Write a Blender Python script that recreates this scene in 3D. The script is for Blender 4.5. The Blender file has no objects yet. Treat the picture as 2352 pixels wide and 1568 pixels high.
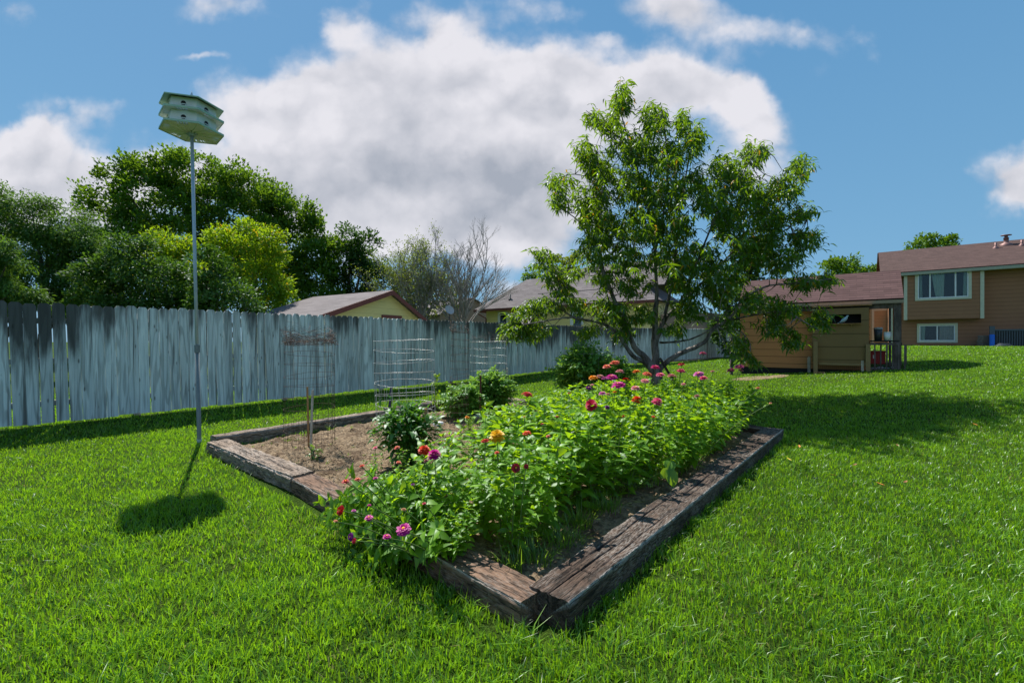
import bpy, math, random
import numpy as np
from mathutils import Vector, noise as mnoise
R = math.radians
SC = bpy.context.scene
COL = SC.collection
random.seed(7)
rng = np.random.default_rng(7)

# ------------------------------------------------------------------ camera, sky, sun, exposure
CAMZ, FP, CX, CY = 1.4, 1032.0, 1176.0, 784.0
cam = bpy.data.cameras.new("camera")
cam.sensor_width = 36.0
cam.lens = 36.0 * FP / 2352.0
cam.clip_start, cam.clip_end = 0.05, 3000
camo = bpy.data.objects.new("camera", cam)
camo.location = (0, 0, CAMZ)
camo.rotation_euler = (R(90), 0, 0)
COL.objects.link(camo)
SC.camera = camo
SC.view_settings.view_transform = 'Standard'
SC.view_settings.look = 'None'
SC.view_settings.exposure = 0.66
SC.view_settings.gamma = 1.0
SC.render.engine = 'CYCLES'
SC.cycles.max_bounces = 6
SC.cycles.diffuse_bounces = 3
SC.cycles.glossy_bounces = 2
SC.cycles.transmission_bounces = 4
SC.cycles.use_denoising = True
SC.cycles.sample_clamp_direct = 6.0
SC.cycles.sample_clamp_indirect = 3.0

SUN_EL = R(56.3)
SUN_D = Vector((-0.547, 0.837, 0)).normalized() * math.cos(SUN_EL) + Vector((0, 0, math.sin(SUN_EL)))  # towards the sun
sl = bpy.data.lights.new("sun", 'SUN')
sl.energy = 5.0
sl.angle = R(0.55)
sl.color = (1.0, 0.95, 0.86)
so = bpy.data.objects.new("sun", sl)
so.rotation_euler = SUN_D.to_track_quat('Z', 'Y').to_euler()
so.location = (-20, 40, 40)
COL.objects.link(so)

class NT:
    """small node-tree helper"""
    def __init__(s, tree):
        s.t = tree; s.n = tree.nodes; s.l = tree.links
    def new(s, typ, **kw):
        n = s.n.new(typ)
        for k, v in kw.items(): setattr(n, k, v)
        return n
    def put(s, sock, v):
        if v is None: return
        if hasattr(v, 'is_linked') or hasattr(v, 'links'): s.l.new(v, sock)
        else: sock.default_value = v
    def math(s, op, a, b=None, c=None, clamp=False):
        n = s.new('ShaderNodeMath', operation=op); n.use_clamp = clamp
        s.put(n.inputs[0], a); s.put(n.inputs[1], b)
        if c is not None: s.put(n.inputs[2], c)
        return n.outputs[0]
    def vmath(s, op, a, b=None, out=0):
        n = s.new('ShaderNodeVectorMath', operation=op)
        s.put(n.inputs[0], a)
        if b is not None: s.put(n.inputs[1], b)
        return n.outputs[out]
    def xyz(s, v):
        n = s.new('ShaderNodeSeparateXYZ'); s.put(n.inputs[0], v); return n.outputs
    def comb(s, x, y, z):
        n = s.new('ShaderNodeCombineXYZ')
        for i, v in enumerate((x, y, z)): s.put(n.inputs[i], v)
        return n.outputs[0]
    def noise(s, vec, scale, detail=4, rough=0.55, dist=0.0, out=0):
        n = s.new('ShaderNodeTexNoise'); s.put(n.inputs['Vector'], vec)
        n.inputs['Scale'].default_value = scale; n.inputs['Detail'].default_value = detail
        n.inputs['Roughness'].default_value = rough; n.inputs['Distortion'].default_value = dist
        return n.outputs[out]
    def mix(s, f, a, b, blend='MIX'):
        n = s.new('ShaderNodeMix', data_type='RGBA', blend_type=blend)
        s.put(n.inputs[0], f)
        for i, v in ((6, a), (7, b)):
            if isinstance(v, tuple) and len(v) == 3: v = v + (1,)
            s.put(n.inputs[i], v)
        return n.outputs[2]
    def ramp(s, f, lo, hi):
        n = s.new('ShaderNodeMapRange'); n.interpolation_type = 'SMOOTHSTEP'
        s.put(n.inputs[0], f); n.inputs[1].default_value = lo; n.inputs[2].default_value = hi
        return n.outputs[0]
    def scale(s, vec, xyz):
        return s.vmath('MULTIPLY', vec, xyz)

W = bpy.data.worlds.new("World"); SC.world = W; W.use_nodes = True
W.cycles.sampling_method = 'MANUAL'; W.cycles.sample_map_resolution = 512
w = NT(W.node_tree); w.n.clear()
sky = w.new('ShaderNodeTexSky', sky_type='NISHITA'); sky.sun_disc = False
sky.sun_elevation = SUN_EL
sky.sun_rotation = math.atan2(SUN_D.x, SUN_D.y)
sky.air_density = 1.0; sky.dust_density = 0.6; sky.ozone_density = 1.6; sky.altitude = 300
tc = w.new('ShaderNodeTexCoord')
d = tc.outputs['Generated']
dx, dy, dz = w.xyz(d)
yy = w.math('MAXIMUM', w.math('ABSOLUTE', dy), 0.12)
U = w.math('DIVIDE', dx, yy); V = w.math('DIVIDE', dz, yy)
uv = w.comb(U, V, 0.0)
warp = w.noise(uv, 3.0, 5, 0.6, out=1)
uvw = w.vmath('ADD', uv, w.vmath('MULTIPLY', w.vmath('SUBTRACT', warp, (0.5, 0.5, 0.5)), (0.20, 0.16, 0.0)))
warp2 = w.noise(uv, 9.0, 5, 0.6, out=1)
uvw = w.vmath('ADD', uvw, w.vmath('MULTIPLY', w.vmath('SUBTRACT', warp2, (0.5, 0.5, 0.5)), (0.07, 0.06, 0.0)))
def gauss(px, py, rx, ry, s):
    q = w.vmath('MULTIPLY', w.vmath('SUBTRACT', uvw, ((px - CX) / FP, (CY - py) / FP, 0)), (FP / rx, FP / ry, 0))
    l = w.vmath('DOT_PRODUCT', q, q, out=1)
    return w.math('MULTIPLY', w.math('EXPONENT', w.math('MULTIPLY', l, -1.15)), s)
def total(lst):
    f = None
    for b in lst:
        o = gauss(*b); f = o if f is None else w.math('ADD', f, o)
    return f
clouds = [(800, 215, 210, 95, .9), (1060, 175, 190, 110, 1), (1330, 200, 220, 80, 1), (1590, 185, 150, 75, 1.0), (640, 260, 130, 75, .8),
          (900, 340, 330, 150, 1), (1250, 330, 330, 150, 1), (1100, 480, 380, 85, .9), (800, 470, 240, 80, .7),
          (80, 310, 120, 60, 1.0), (70, 430, 240, 100, 1.15), (280, 470, 120, 60, .6), (330, 390, 150, 60, .42), (520, 410, 150, 60, .55),
          (1560, 15, 150, 55, .74), (1640, 70, 90, 40, .45), (1790, 60, 120, 45, .60), (500, 20, 110, 45, .58), (800, 50, 70, 60, .64), (1385, 90, 60, 28, .6), (1000, 70, 90, 50, .5),
          (1700, 220, 90, 60, .62), (1740, 300, 100, 80, .6), (1950, 90, 140, 40, .30), (1700, 410, 90, 50, .5), (2370, 440, 75, 80, 1.3), (2260, 430, 60, 50, .36), (470, 125, 60, 14, .5), (240, 275, 70, 35, .42), (190, 230, 90, 30, .3),
          (1180, 560, 160, 50, .5), (1160, 670, 90, 50, .7), (980, 570, 220, 50, .5), (40, 30, 90, 40, .35), (1250, 20, 160, 40, .25), (2000, 150, 160, 30, .15), (600, 350, 120, 60, .3)]
F = total(clouds)
nz = w.noise(uv, 4.0, 6, 0.55, 0.1)
nzb = w.noise(w.vmath('ADD', uv, (-0.02, 0.05, 0.0)), 4.0, 3, 0.5, 0.1)
nz2 = w.noise(uv, 17.0, 6, 0.55)
Fn = w.math('ADD', F, w.math('MULTIPLY', w.math('SUBTRACT', nz, 0.5), 1.05))
Fn = w.math('ADD', Fn, w.math('MULTIPLY', w.math('SUBTRACT', nz2, 0.5), 0.46))
def billow(vec, sc):
    v_ = w.new('ShaderNodeTexVoronoi'); v_.feature = 'F1'
    w.put(v_.inputs['Vector'], w.vmath('ADD', vec, w.vmath('MULTIPLY', warp2, (0.12, 0.12, 0.0)))); v_.inputs['Scale'].default_value = sc
    return v_.outputs['Distance']
uv2 = w.vmath('MULTIPLY', uv, (1.0, 1.35, 1.0))
bl = w.math('ADD', billow(uv2, 7.0), w.math('MULTIPLY', billow(uv2, 19.0), 0.45))
uv3 = w.vmath('MULTIPLY', w.vmath('ADD', uv, (-0.012, 0.028, 0.0)), (1.0, 1.35, 1.0))
bl3 = w.math('ADD', billow(uv3, 7.0), 0.17)
Fn = w.math('ADD', Fn, w.math('MULTIPLY', w.math('SUBTRACT', 0.62, bl), 0.42))
mask = w.math('POWER', w.ramp(Fn, 0.12, 0.84), 1.1)
mask = w.math('MULTIPLY', w.math('MULTIPLY', mask, w.ramp(F, 0.02, 0.25)), 0.95)
mask = w.math('MULTIPLY', mask, w.ramp(dz, 0.0, 0.05))
dark = total([(1080, 440, 420, 75, .95), (1230, 370, 260, 60, .55), (1100, 520, 380, 50, .5), (120, 480, 330, 60, .45), (1250, 250, 200, 28, .22), (850, 270, 160, 40, .25), (900, 380, 200, 40, .3)])
emb = w.math('ADD', w.math('MULTIPLY', w.math('SUBTRACT', nzb, nz), 1.6), w.math('MULTIPLY', w.math('SUBTRACT', bl, bl3), 0.6))
shade = w.math('ADD', w.math('ADD', w.math('MULTIPLY', dark, 0.66), emb), w.math('ADD', w.math('MULTIPLY', w.math('SUBTRACT', w.noise(uv, 5.0, 5, 0.55), 0.5), 0.9), 0.14), clamp=True)
edge = w.ramp(Fn, 1.2, 0.5)
shade = w.math('SUBTRACT', shade, w.math('MULTIPLY', edge, 0.12), clamp=True)
ccol = w.mix(shade, (0.75, 0.735, 0.775), (0.355, 0.38, 0.44))
skyc = w.vmath('MULTIPLY', sky.outputs[0], (0.082, 0.082, 0.082))
deep = w.mix(w.ramp(dz, 0.0, 0.75), (0.170, 0.400, 0.630), (0.105, 0.300, 0.560))
skyc = w.mix(0.80, skyc, deep)
fin = w.mix(mask, skyc, ccol)
bg = w.new('ShaderNodeBackground'); w.put(bg.inputs[0], fin); bg.inputs[1].default_value = 0.705
out = w.new('ShaderNodeOutputWorld'); w.l.new(bg.outputs[0], out.inputs[0])

# ------------------------------------------------------------------ helpers: placing, meshes, tagging
def at(px, py, Y):
    return np.array(((px - CX) / FP * Y, Y, CAMZ + (CY - py) / FP * Y))
def gp(px, py, z=0.0):
    return at(px, py, (CAMZ - z) * FP / (py - CY))
FA = np.array((-7.27, 6.38)); FD = np.array((0.611, 0.791)); FD /= np.linalg.norm(FD); FN = np.array((FD[1], -FD[0]))
FB = FA + 19.3 * FD
FC = np.array((14.3, 29.5))
FD2 = (FC - FB) / np.linalg.norm(FC - FB); FN2 = np.array((FD2[1], -FD2[0]))
def sm(t):
    t = np.clip(t, 0, 1); return t * t * (3 - 2 * t)
def terrain(x, y):
    x = np.asarray(x, float); y = np.asarray(y, float)
    u = (x - 3 - 0.5 * np.maximum(0, y - 20)) / 16.5
    rise = 1.15 * sm(u)
    d1 = (x - FA[0]) * FN[0] + (y - FA[1]) * FN[1]
    d2 = (x - FB[0]) * FN2[0] + (y - FB[1]) * FN2[1]
    t = (x - FA[0]) * FD[0] + (y - FA[1]) * FD[1]
    dd = np.minimum(d1, d2)
    zf = 0.14 + 0.11 * sm((t - 8) / 11)
    fade = 1 - sm((t - 17) / 12)
    return rise + zf * fade * np.exp(-np.maximum(dd, 0) / 0.9)
def tz(x, y): return float(terrain(x, y))

def tag(o, label=None, cat=None, group=None, kind=None):
    if label: o['label'] = label
    if cat: o['category'] = cat
    if group: o['group'] = group
    if kind: o['kind'] = kind
    return o
def link(o, parent=None):
    COL.objects.link(o)
    if parent is not None: o.parent = parent
    return o
def empty(name, loc, label=None, cat=None, group=None, rz=0):
    o = bpy.data.objects.new(name, None); o.empty_display_size = 0.2
    o.location = loc; o.rotation_euler = (0, 0, rz)
    link(o); return tag(o, label, cat, group)
def raw(name, V, F, mat, smooth=False, tint=None, parent=None, loc=None):
    """mesh from numpy arrays; F may be (m,3) or (m,4); tint is a per-vertex (n,) or (n,3) attribute"""
    V = np.asarray(V, np.float32); F = np.asarray(F, np.int32)
    me = bpy.data.meshes.new(name)
    if parent is not None and loc is None:
        V = V - np.array(parent_world(parent), np.float32)
    if loc is not None: V = V - np.array(loc, np.float32)
    k = F.shape[1]; m = len(F)
    me.vertices.add(len(V)); me.vertices.foreach_set('co', V.ravel())
    me.loops.add(m * k); me.loops.foreach_set('vertex_index', F.ravel())
    me.polygons.add(m)
    me.polygons.foreach_set('loop_start', np.arange(0, m * k, k, dtype=np.int32))
    me.polygons.foreach_set('loop_total', np.full(m, k, np.int32))
    if smooth: me.polygons.foreach_set('use_smooth', np.ones(m, bool))
    me.update(calc_edges=True)
    if tint is not None: add_tint(me, tint)
    me.materials.append(mat)
    o = bpy.data.objects.new(name, me)
    if loc is not None: o.location = loc
    return link(o, parent)
def add_tint(me, tint):
    tint = np.asarray(tint, np.float32)
    if tint.ndim == 1: tint = np.stack([tint] * 3, 1)
    a = me.color_attributes.new('tint', 'FLOAT_COLOR', 'POINT')
    a.data.foreach_set('color', np.concatenate([tint, np.ones((len(tint), 1), np.float32)], 1).ravel())
def parent_world(p):
    v = Vector((0, 0, 0)); q = p
    while q is not None:
        v = v + q.location; q = q.parent
    return v
class MB:
    """collects boxes, prisms and tubes; build() links them as one mesh"""
    def __init__(s): s.v = []; s.f = []; s.t = []; s.tv = 0.5
    def add(s, vs, fs):
        n = len(s.v); s.v += [tuple(map(float, p)) for p in vs]; s.f += [tuple(i + n for i in f) for f in fs]
        s.t += [s.tv] * len(vs); return s
    def quadbox(s, b, t):
        """b, t: 4 bottom and 4 top corners (ccw from above)"""
        return s.add(list(b) + list(t), [(3, 2, 1, 0), (4, 5, 6, 7), (0, 1, 5, 4), (1, 2, 6, 5), (2, 3, 7, 6), (3, 0, 4, 7)])
    def obox(s, o, ex, ey, ez):
        o, ex, ey, ez = map(np.array, (o, ex, ey, ez))
        b = [o, o + ex, o + ex + ey, o + ey]
        return s.quadbox(b, [p + ez for p in b])
    def box(s, c, size):
        c = np.array(c, float); h = np.array(size, float) / 2
        return s.obox(c - h, (2 * h[0], 0, 0), (0, 2 * h[1], 0), (0, 0, 2 * h[2]))
    def prism(s, pts, off):
        n = len(pts); pts = [np.array(p, float) for p in pts]; off = np.array(off, float)
        fs = [tuple(range(n - 1, -1, -1)), tuple(range(n, 2 * n))] + [(i, (i + 1) % n, n + (i + 1) % n, n + i) for i in range(n)]
        return s.add(pts + [p + off for p in pts], fs)
    def tube(s, pts, rad, n=6, cap=True):
        pts = [Vector(p) for p in pts]
        if not hasattr(rad, '__len__'): rad = [rad] * len(pts)
        vs = []; fs = []; prev = None
        for i, p in enumerate(pts):
            a = pts[max(i - 1, 0)]; b = pts[min(i + 1, len(pts) - 1)]
            dr = (b - a)
            if dr.length < 1e-9: dr = Vector((0, 0, 1))
            dr.normalize()
            if prev is None:
                x = dr.orthogonal().normalized()
            else:
                x = (prev - dr * prev.dot(dr))
                x = x.normalized() if x.length > 1e-6 else dr.orthogonal().normalized()
            prev = x; y = dr.cross(x)
            for k in range(n):
                an = 2 * math.pi * k / n
                vs.append(p + (x * math.cos(an) + y * math.sin(an)) * rad[i])
        for i in range(len(pts) - 1):
            for k in range(n):
                fs.append((i * n + k, i * n + (k + 1) % n, (i + 1) * n + (k + 1) % n, (i + 1) * n + k))
        if cap:
            fs.append(tuple(range(n - 1, -1, -1))); q = (len(pts) - 1) * n; fs.append(tuple(q + k for k in range(n)))
        return s.add(vs, fs)
    def lathe(s, c, prof, n=16):
        c = np.array(c, float); vs = []; fs = []
        for r, z in prof:
            for k in range(n):
                a = 2 * math.pi * k / n; vs.append(c + np.array((r * math.cos(a), r * math.sin(a), z)))
        for i in range(len(prof) - 1):
            for k in range(n):
                fs.append((i * n + k, i * n + (k + 1) % n, (i + 1) * n + (k + 1) % n, (i + 1) * n + k))
        fs.append(tuple(range(n - 1, -1, -1))); q = (len(prof) - 1) * n; fs.append(tuple(q + k for k in range(n)))
        return s.add(vs, fs)
    def build(s, name, mat, parent=None, smooth=False, bevel=0.0, origin=None):
        o3 = np.array(parent_world(parent)) if parent is not None else np.zeros(3)
        if origin is not None: o3 = np.array(origin, float)
        me = bpy.data.meshes.new(name)
        me.from_pydata([tuple(np.array(p) - o3) for p in s.v], [], s.f)
        if smooth: me.polygons.foreach_set('use_smooth', np.ones(len(me.polygons), bool))
        add_tint(me, np.array(s.t))
        me.materials.append(mat)
        o = bpy.data.objects.new(name, me)
        if origin is not None: o.location = origin if parent is None else Vector(origin) - parent_world(parent)
        link(o, parent)
        if bevel > 0:
            m = o.modifiers.new('bevel', 'BEVEL'); m.width = bevel; m.segments = 2; m.limit_method = 'ANGLE'
        return o

# ------------------------------------------------------------------ materials
def principled(name, col, rough=0.6, spec=0.4, metal=0.0, fn=None, bump=None):
    m = bpy.data.materials.new(name); m.use_nodes = True
    t = NT(m.node_tree); p = t.n['Principled BSDF']
    p.inputs['Roughness'].default_value = rough; p.inputs['Metallic'].default_value = metal
    p.inputs['Specular IOR Level'].default_value = spec
    if fn is None:
        tcn = t.new('ShaderNodeTexCoord').outputs['Object']
        n = t.noise(tcn, 9.0, 5); n2 = t.noise(tcn, 70.0, 3)
        v = t.math('ADD', t.math('MULTIPLY', n, 0.35), t.math('ADD', t.math('MULTIPLY', n2, 0.2), 0.725))
        c = t.vmath('MULTIPLY', col, t.comb(v, v, v))
        t.put(p.inputs['Base Color'], c)
    else:
        c = fn(t, p); t.put(p.inputs['Base Color'], c)
    return m
def bumpn(t, p, h, strength=0.5, dist=0.01):
    b = t.new('ShaderNodeBump'); b.inputs['Strength'].default_value = strength; b.inputs['Distance'].default_value = dist
    t.put(b.inputs['Height'], h); t.put(p.inputs['Normal'], b.outputs[0])
def leafmat(name, c_dark, c_light, c_trans, trans=0.45, gloss=0.08, rough=0.4, odd=None):
    """thin leaf: diffuse + translucent + a little gloss; tint.r picks the colour, tint.g > .9 the odd colour"""
    m = bpy.data.materials.new(name); m.use_nodes = True
    t = NT(m.node_tree); t.n.clear()
    a = t.new('ShaderNodeAttribute'); a.attribute_name = 'tint'
    r, g, b = t.xyz(a.outputs['Vector'])
    c = t.mix(r, c_dark, c_light)
    ct = t.mix(r, tuple(x * 0.7 for x in c_trans), c_trans)
    if odd:
        k = t.math('GREATER_THAN', g, 0.9)
        c = t.mix(k, c, odd); ct = t.mix(k, ct, odd)
    df = t.new('ShaderNodeBsdfDiffuse'); t.put(df.inputs[0], c)
    tr = t.new('ShaderNodeBsdfTranslucent'); t.put(tr.inputs[0], ct)
    gl = t.new('ShaderNodeBsdfGlossy'); gl.inputs[0].default_value = (0.9, 0.95, 1, 1); gl.inputs['Roughness'].default_value = rough
    m1 = t.new('ShaderNodeMixShader'); m1.inputs[0].default_value = trans
    t.l.new(df.outputs[0], m1.inputs[1]); t.l.new(tr.outputs[0], m1.inputs[2])
    m2 = t.new('ShaderNodeMixShader'); m2.inputs[0].default_value = gloss
    t.l.new(m1.outputs[0], m2.inputs[1]); t.l.new(gl.outputs[0], m2.inputs[2])
    o = t.new('ShaderNodeOutputMaterial'); t.l.new(m2.outputs[0], o.inputs[0])
    return m
M = {}
M['grass'] = leafmat('grass', (0.018, 0.088, 0.005), (0.210, 0.420, 0.020), (0.35, 0.66, 0.013), 0.42, 0.035, 0.40, odd=(0.26, 0.26, 0.08))
M['weed'] = leafmat('weed', (0.05, 0.14, 0.012), (0.17, 0.30, 0.03), (0.32, 0.52, 0.03), 0.45, 0.04, 0.38)
M['peach_leaf'] = leafmat('peach_leaf', (0.018, 0.066, 0.005), (0.075, 0.170, 0.010), (0.27, 0.46, 0.008), 0.42, 0.035, 0.40, odd=(0.62, 0.34, 0.02))
M['zinnia_leaf'] = leafmat('zinnia_leaf', (0.035, 0.125, 0.008), (0.185, 0.380, 0.018), (0.46, 0.74, 0.012), 0.46, 0.028, 0.45)
M['pepper_leaf'] = leafmat('pepper_leaf', (0.022, 0.090, 0.012), (0.070, 0.19, 0.022), (0.17, 0.42, 0.02), 0.34, 0.035, 0.42)
M['tomato_leaf'] = leafmat('tomato_leaf', (0.05, 0.17, 0.02), (0.20, 0.40, 0.06), (0.32, 0.56, 0.05), 0.42, 0.03, 0.45)
M['maple_leaf'] = leafmat('maple_leaf', (0.015, 0.060, 0.007), (0.095, 0.200, 0.014), (0.24, 0.42, 0.015), 0.33, 0.018, 0.5)
M['dark_leaf'] = leafmat('dark_leaf', (0.014, 0.045, 0.009), (0.045, 0.110, 0.016), (0.11, 0.24, 0.02), 0.27, 0.015, 0.5)
M['lime_leaf'] = leafmat('lime_leaf', (0.06, 0.17, 0.008), (0.22, 0.36, 0.014), (0.40, 0.58, 0.012), 0.45, 0.02, 0.45, odd=(0.7, 0.48, 0.02))
M['shiny_leaf'] = leafmat('shiny_leaf', (0.018, 0.060, 0.010), (0.07, 0.16, 0.018), (0.15, 0.30, 0.02), 0.28, 0.03, 0.45)
M['olive_leaf'] = leafmat('olive_leaf', (0.06, 0.09, 0.015), (0.16, 0.21, 0.035), (0.28, 0.36, 0.03), 0.4, 0.03, 0.45)
M['feather_leaf'] = leafmat('feather_leaf', (0.018, 0.060, 0.010), (0.075, 0.165, 0.022), (0.18, 0.34, 0.025), 0.35, 0.015, 0.5)

def bark_fn(c1, c2, sc=6.0):
    def fn(t, p):
        co = t.new('ShaderNodeTexCoord').outputs['Object']
        n = t.noise(t.scale(co, (1, 1, 0.35)), sc, 8, 0.65)
        n2 = t.noise(co, sc * 6, 4)
        bumpn(t, p, n2, 0.6, 0.01)
        return t.mix(t.ramp(n, 0.35, 0.65), c1, c2)
    return fn
M['peach_bark'] = principled('peach_bark', (0, 0, 0), 0.75, 0.3, fn=bark_fn((0.050, 0.040, 0.035), (0.27, 0.24, 0.23), 9))
M['bark'] = principled('bark', (0, 0, 0), 0.9, 0.2, fn=bark_fn((0.05, 0.04, 0.03), (0.16, 0.13, 0.10)))
M['bark_grey'] = principled('bark_grey', (0, 0, 0), 0.9, 0.2, fn=bark_fn((0.17, 0.155, 0.145), (0.36, 0.335, 0.315)))
M['stem'] = principled('stem', (0.10, 0.16, 0.04), 0.6)
M['stem_dark'] = principled('stem_dark', (0.09, 0.10, 0.035), 0.6)

def fence_fn(t, p):
    co = t.new('ShaderNodeTexCoord').outputs['Object']
    a = t.new('ShaderNodeAttribute'); a.attribute_name = 'tint'
    rnd, hf, st = t.xyz(a.outputs['Vector'])
    off = t.comb(t.math('MULTIPLY', rnd, 37.0), t.math('MULTIPLY', rnd, 71.0), t.math('MULTIPLY', rnd, 13.0))
    cc = t.vmath('ADD', co, off)
    grain = t.noise(t.scale(cc, (26, 26, 0.9)), 1.0, 6, 0.6, 1.2)
    rings = t.math('SINE', t.math('MULTIPLY', t.noise(t.scale(cc, (5.5, 5.5, 0.42)), 1.0, 2, 0.5, 0.3), 46.0))
    fine = t.noise(t.scale(cc, (120, 120, 3)), 1.0, 3)
    c = t.mix(t.ramp(grain, 0.25, 0.75), (0.56, 0.62, 0.64), (0.86, 0.89, 0.88))
    c = t.mix(t.math('MULTIPLY', t.ramp(rings, 0.1, 0.9), 0.42), c, (0.20, 0.21, 0.20))
    c = t.mix(t.math('MULTIPLY', t.ramp(fine, 0.45, 0.75), 0.25), c, (0.26, 0.26, 0.25))
    v = t.new('ShaderNodeTexVoronoi'); t.put(v.inputs['Vector'], t.scale(cc, (9, 9, 2.6))); v.inputs['Scale'].default_value = 1.0
    knot = t.ramp(v.outputs['Distance'], 0.13, 0.05)
    c = t.mix(t.math('MULTIPLY', knot, 0.75), c, (0.10, 0.085, 0.075))
    # black mildew running down from the tops (dirt)
    run = t.noise(t.scale(cc, (7, 7, 0.8)), 1.0, 5, 0.6)
    lim = t.math('ADD', t.math('MULTIPLY', st, 0.75), t.math('MULTIPLY', t.math('SUBTRACT', run, 0.5), 1.1))
    k = t.ramp(t.math('SUBTRACT', t.math('ADD', hf, lim), 1.0), -0.06, 0.30)
    c = t.mix(t.math('MULTIPLY', k, 0.9), c, (0.055, 0.052, 0.048))
    run2 = t.noise(t.scale(cc, (20, 20, 0.45)), 1.0, 4, 0.65)
    c = t.mix(t.math('MULTIPLY', t.ramp(run2, 0.53, 0.68), 0.78), c, (0.105, 0.098, 0.09))
    bumpn(t, p, t.math('ADD', grain, t.math('MULTIPLY', rings, 0.2)), 0.35, 0.004)
    v2 = t.math('ADD', t.math('MULTIPLY', rnd, 0.34), 0.76)
    return t.vmath('MULTIPLY', c, t.comb(v2, v2, v2))
M['fence'] = principled('fence', (0, 0, 0), 0.85, 0.2, fn=fence_fn)
M['fence_back'] = principled('fence_back', (0.34, 0.33, 0.30), 0.85, 0.2)

def tie_fn(warm, amt_white=0.55):
    def fn(t, p):
        co = t.new('ShaderNodeTexCoord').outputs['Object']    # the tie runs along its own x
        a = t.new('ShaderNodeAttribute'); a.attribute_name = 'tint'
        hf, edge, gro = t.xyz(a.outputs['Vector'])
        g = t.noise(t.scale(co, (7, 30, 30)), 1.0, 8, 0.65, 0.8)
        g2 = t.noise(t.scale(co, (24, 130, 130)), 1.0, 5, 0.65)
        big = t.noise(co, 1.6, 4, 0.6)
        c = t.mix(t.ramp(g, 0.36, 0.62), tuple(x * 0.25 for x in warm), warm)
        wt = t.math('ADD', t.math('MULTIPLY', t.ramp(g2, 0.42, 0.66), t.ramp(big, 0.36, 0.62)), t.math('MULTIPLY', t.math('MULTIPLY', edge, t.ramp(g2, 0.25, 0.6)), 0.9), clamp=True)
        c = t.mix(t.math('MULTIPLY', wt, amt_white), c, (0.47, 0.43, 0.39))
        c = t.mix(t.math('MULTIPLY', t.math('MULTIPLY', edge, t.ramp(g2, 0.30, 0.55)), 0.75), c, (0.50, 0.47, 0.44))
        cr = t.noise(t.scale(co, (1.1, 17, 17)), 1.0, 3, 0.5, 1.0)
        crack = t.ramp(t.math('ABSOLUTE', t.math('SUBTRACT', cr, 0.5)), 0.012, 0.0)
        c = t.mix(t.math('MULTIPLY', crack, 0.85), c, (0.012, 0.01, 0.008))
        c = t.mix(t.ramp(gro, 0.15, 0.8), c, (0.008, 0.006, 0.005))
        holes = t.new('ShaderNodeTexVoronoi'); t.put(holes.inputs['Vector'], t.scale(co, (22, 30, 30))); holes.inputs['Scale'].default_value = 1.0
        hk = t.math('MULTIPLY', t.ramp(holes.outputs['Distance'], 0.22, 0.12), t.ramp(big, 0.55, 0.45))
        c = t.mix(t.math('MULTIPLY', hk, 0.6), c, (0.03, 0.02, 0.015))
        h = t.math('SUBTRACT', t.math('ADD', g, t.math('MULTIPLY', g2, 0.5)), t.math('MULTIPLY', crack, 1.2))
        bumpn(t, p, h, 0.9, 0.012)
        return c
    return fn
M['tie'] = principled('tie', (0, 0, 0), 0.85, 0.25, fn=tie_fn((0.088, 0.056, 0.040), .42))
M['tie_pale'] = principled('tie_pale', (0, 0, 0), 0.85, 0.25, fn=tie_fn((0.30, 0.225, 0.17), 0.6))
M['tie_red'] = principled('tie_red', (0, 0, 0), 0.85, 0.25, fn=tie_fn((0.21, 0.125, 0.082), 0.35))

def soil_fn(t, p):
    co = t.new('ShaderNodeTexCoord').outputs['Object']
    n = t.noise(co, 4.5, 8, 0.68); n2 = t.noise(co, 22, 8, 0.7); n3 = t.noise(co, 90, 4, 0.7)
    c = t.mix(t.ramp(n2, 0.3, 0.7), (0.12, 0.082, 0.052), (0.40, 0.300, 0.195))
    c = t.mix(t.math('MULTIPLY', t.ramp(n, 0.50, 0.60), 0.78), c, (0.095, 0.062, 0.04))
    c = t.mix(t.math('MULTIPLY', t.ramp(n3, 0.55, 0.7), 0.5), c, (0.08, 0.055, 0.035))
    bumpn(t, p, t.math('ADD', n2, t.math('MULTIPLY', n3, 0.6)), 1.0, 0.03)
    return c
M['soil'] = principled('soil', (0, 0, 0), 0.95, 0.1, fn=soil_fn)
def lawn_fn(t, p):
    co = t.new('ShaderNodeTexCoord').outputs['Object']
    n = t.noise(co, 0.35, 5, 0.6); n2 = t.noise(co, 14, 8, 0.75); n3 = t.noise(co, 60, 5, 0.7)
    c = t.mix(t.ramp(n2, 0.25, 0.75), (0.008, 0.018, 0.003), (0.035, 0.080, 0.008))
    c = t.mix(t.ramp(n3, 0.4, 0.75), c, (0.10, 0.18, 0.022))
    bumpn(t, p, t.math('ADD', n2, n3), 0.8, 0.05)
    return t.mix(t.math('MULTIPLY', t.ramp(n, 0.45, 0.7), 0.3), c, (0.12, 0.15, 0.03))
M['lawn'] = principled('lawn', (0, 0, 0), 0.95, 0.05, fn=lawn_fn)

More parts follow.
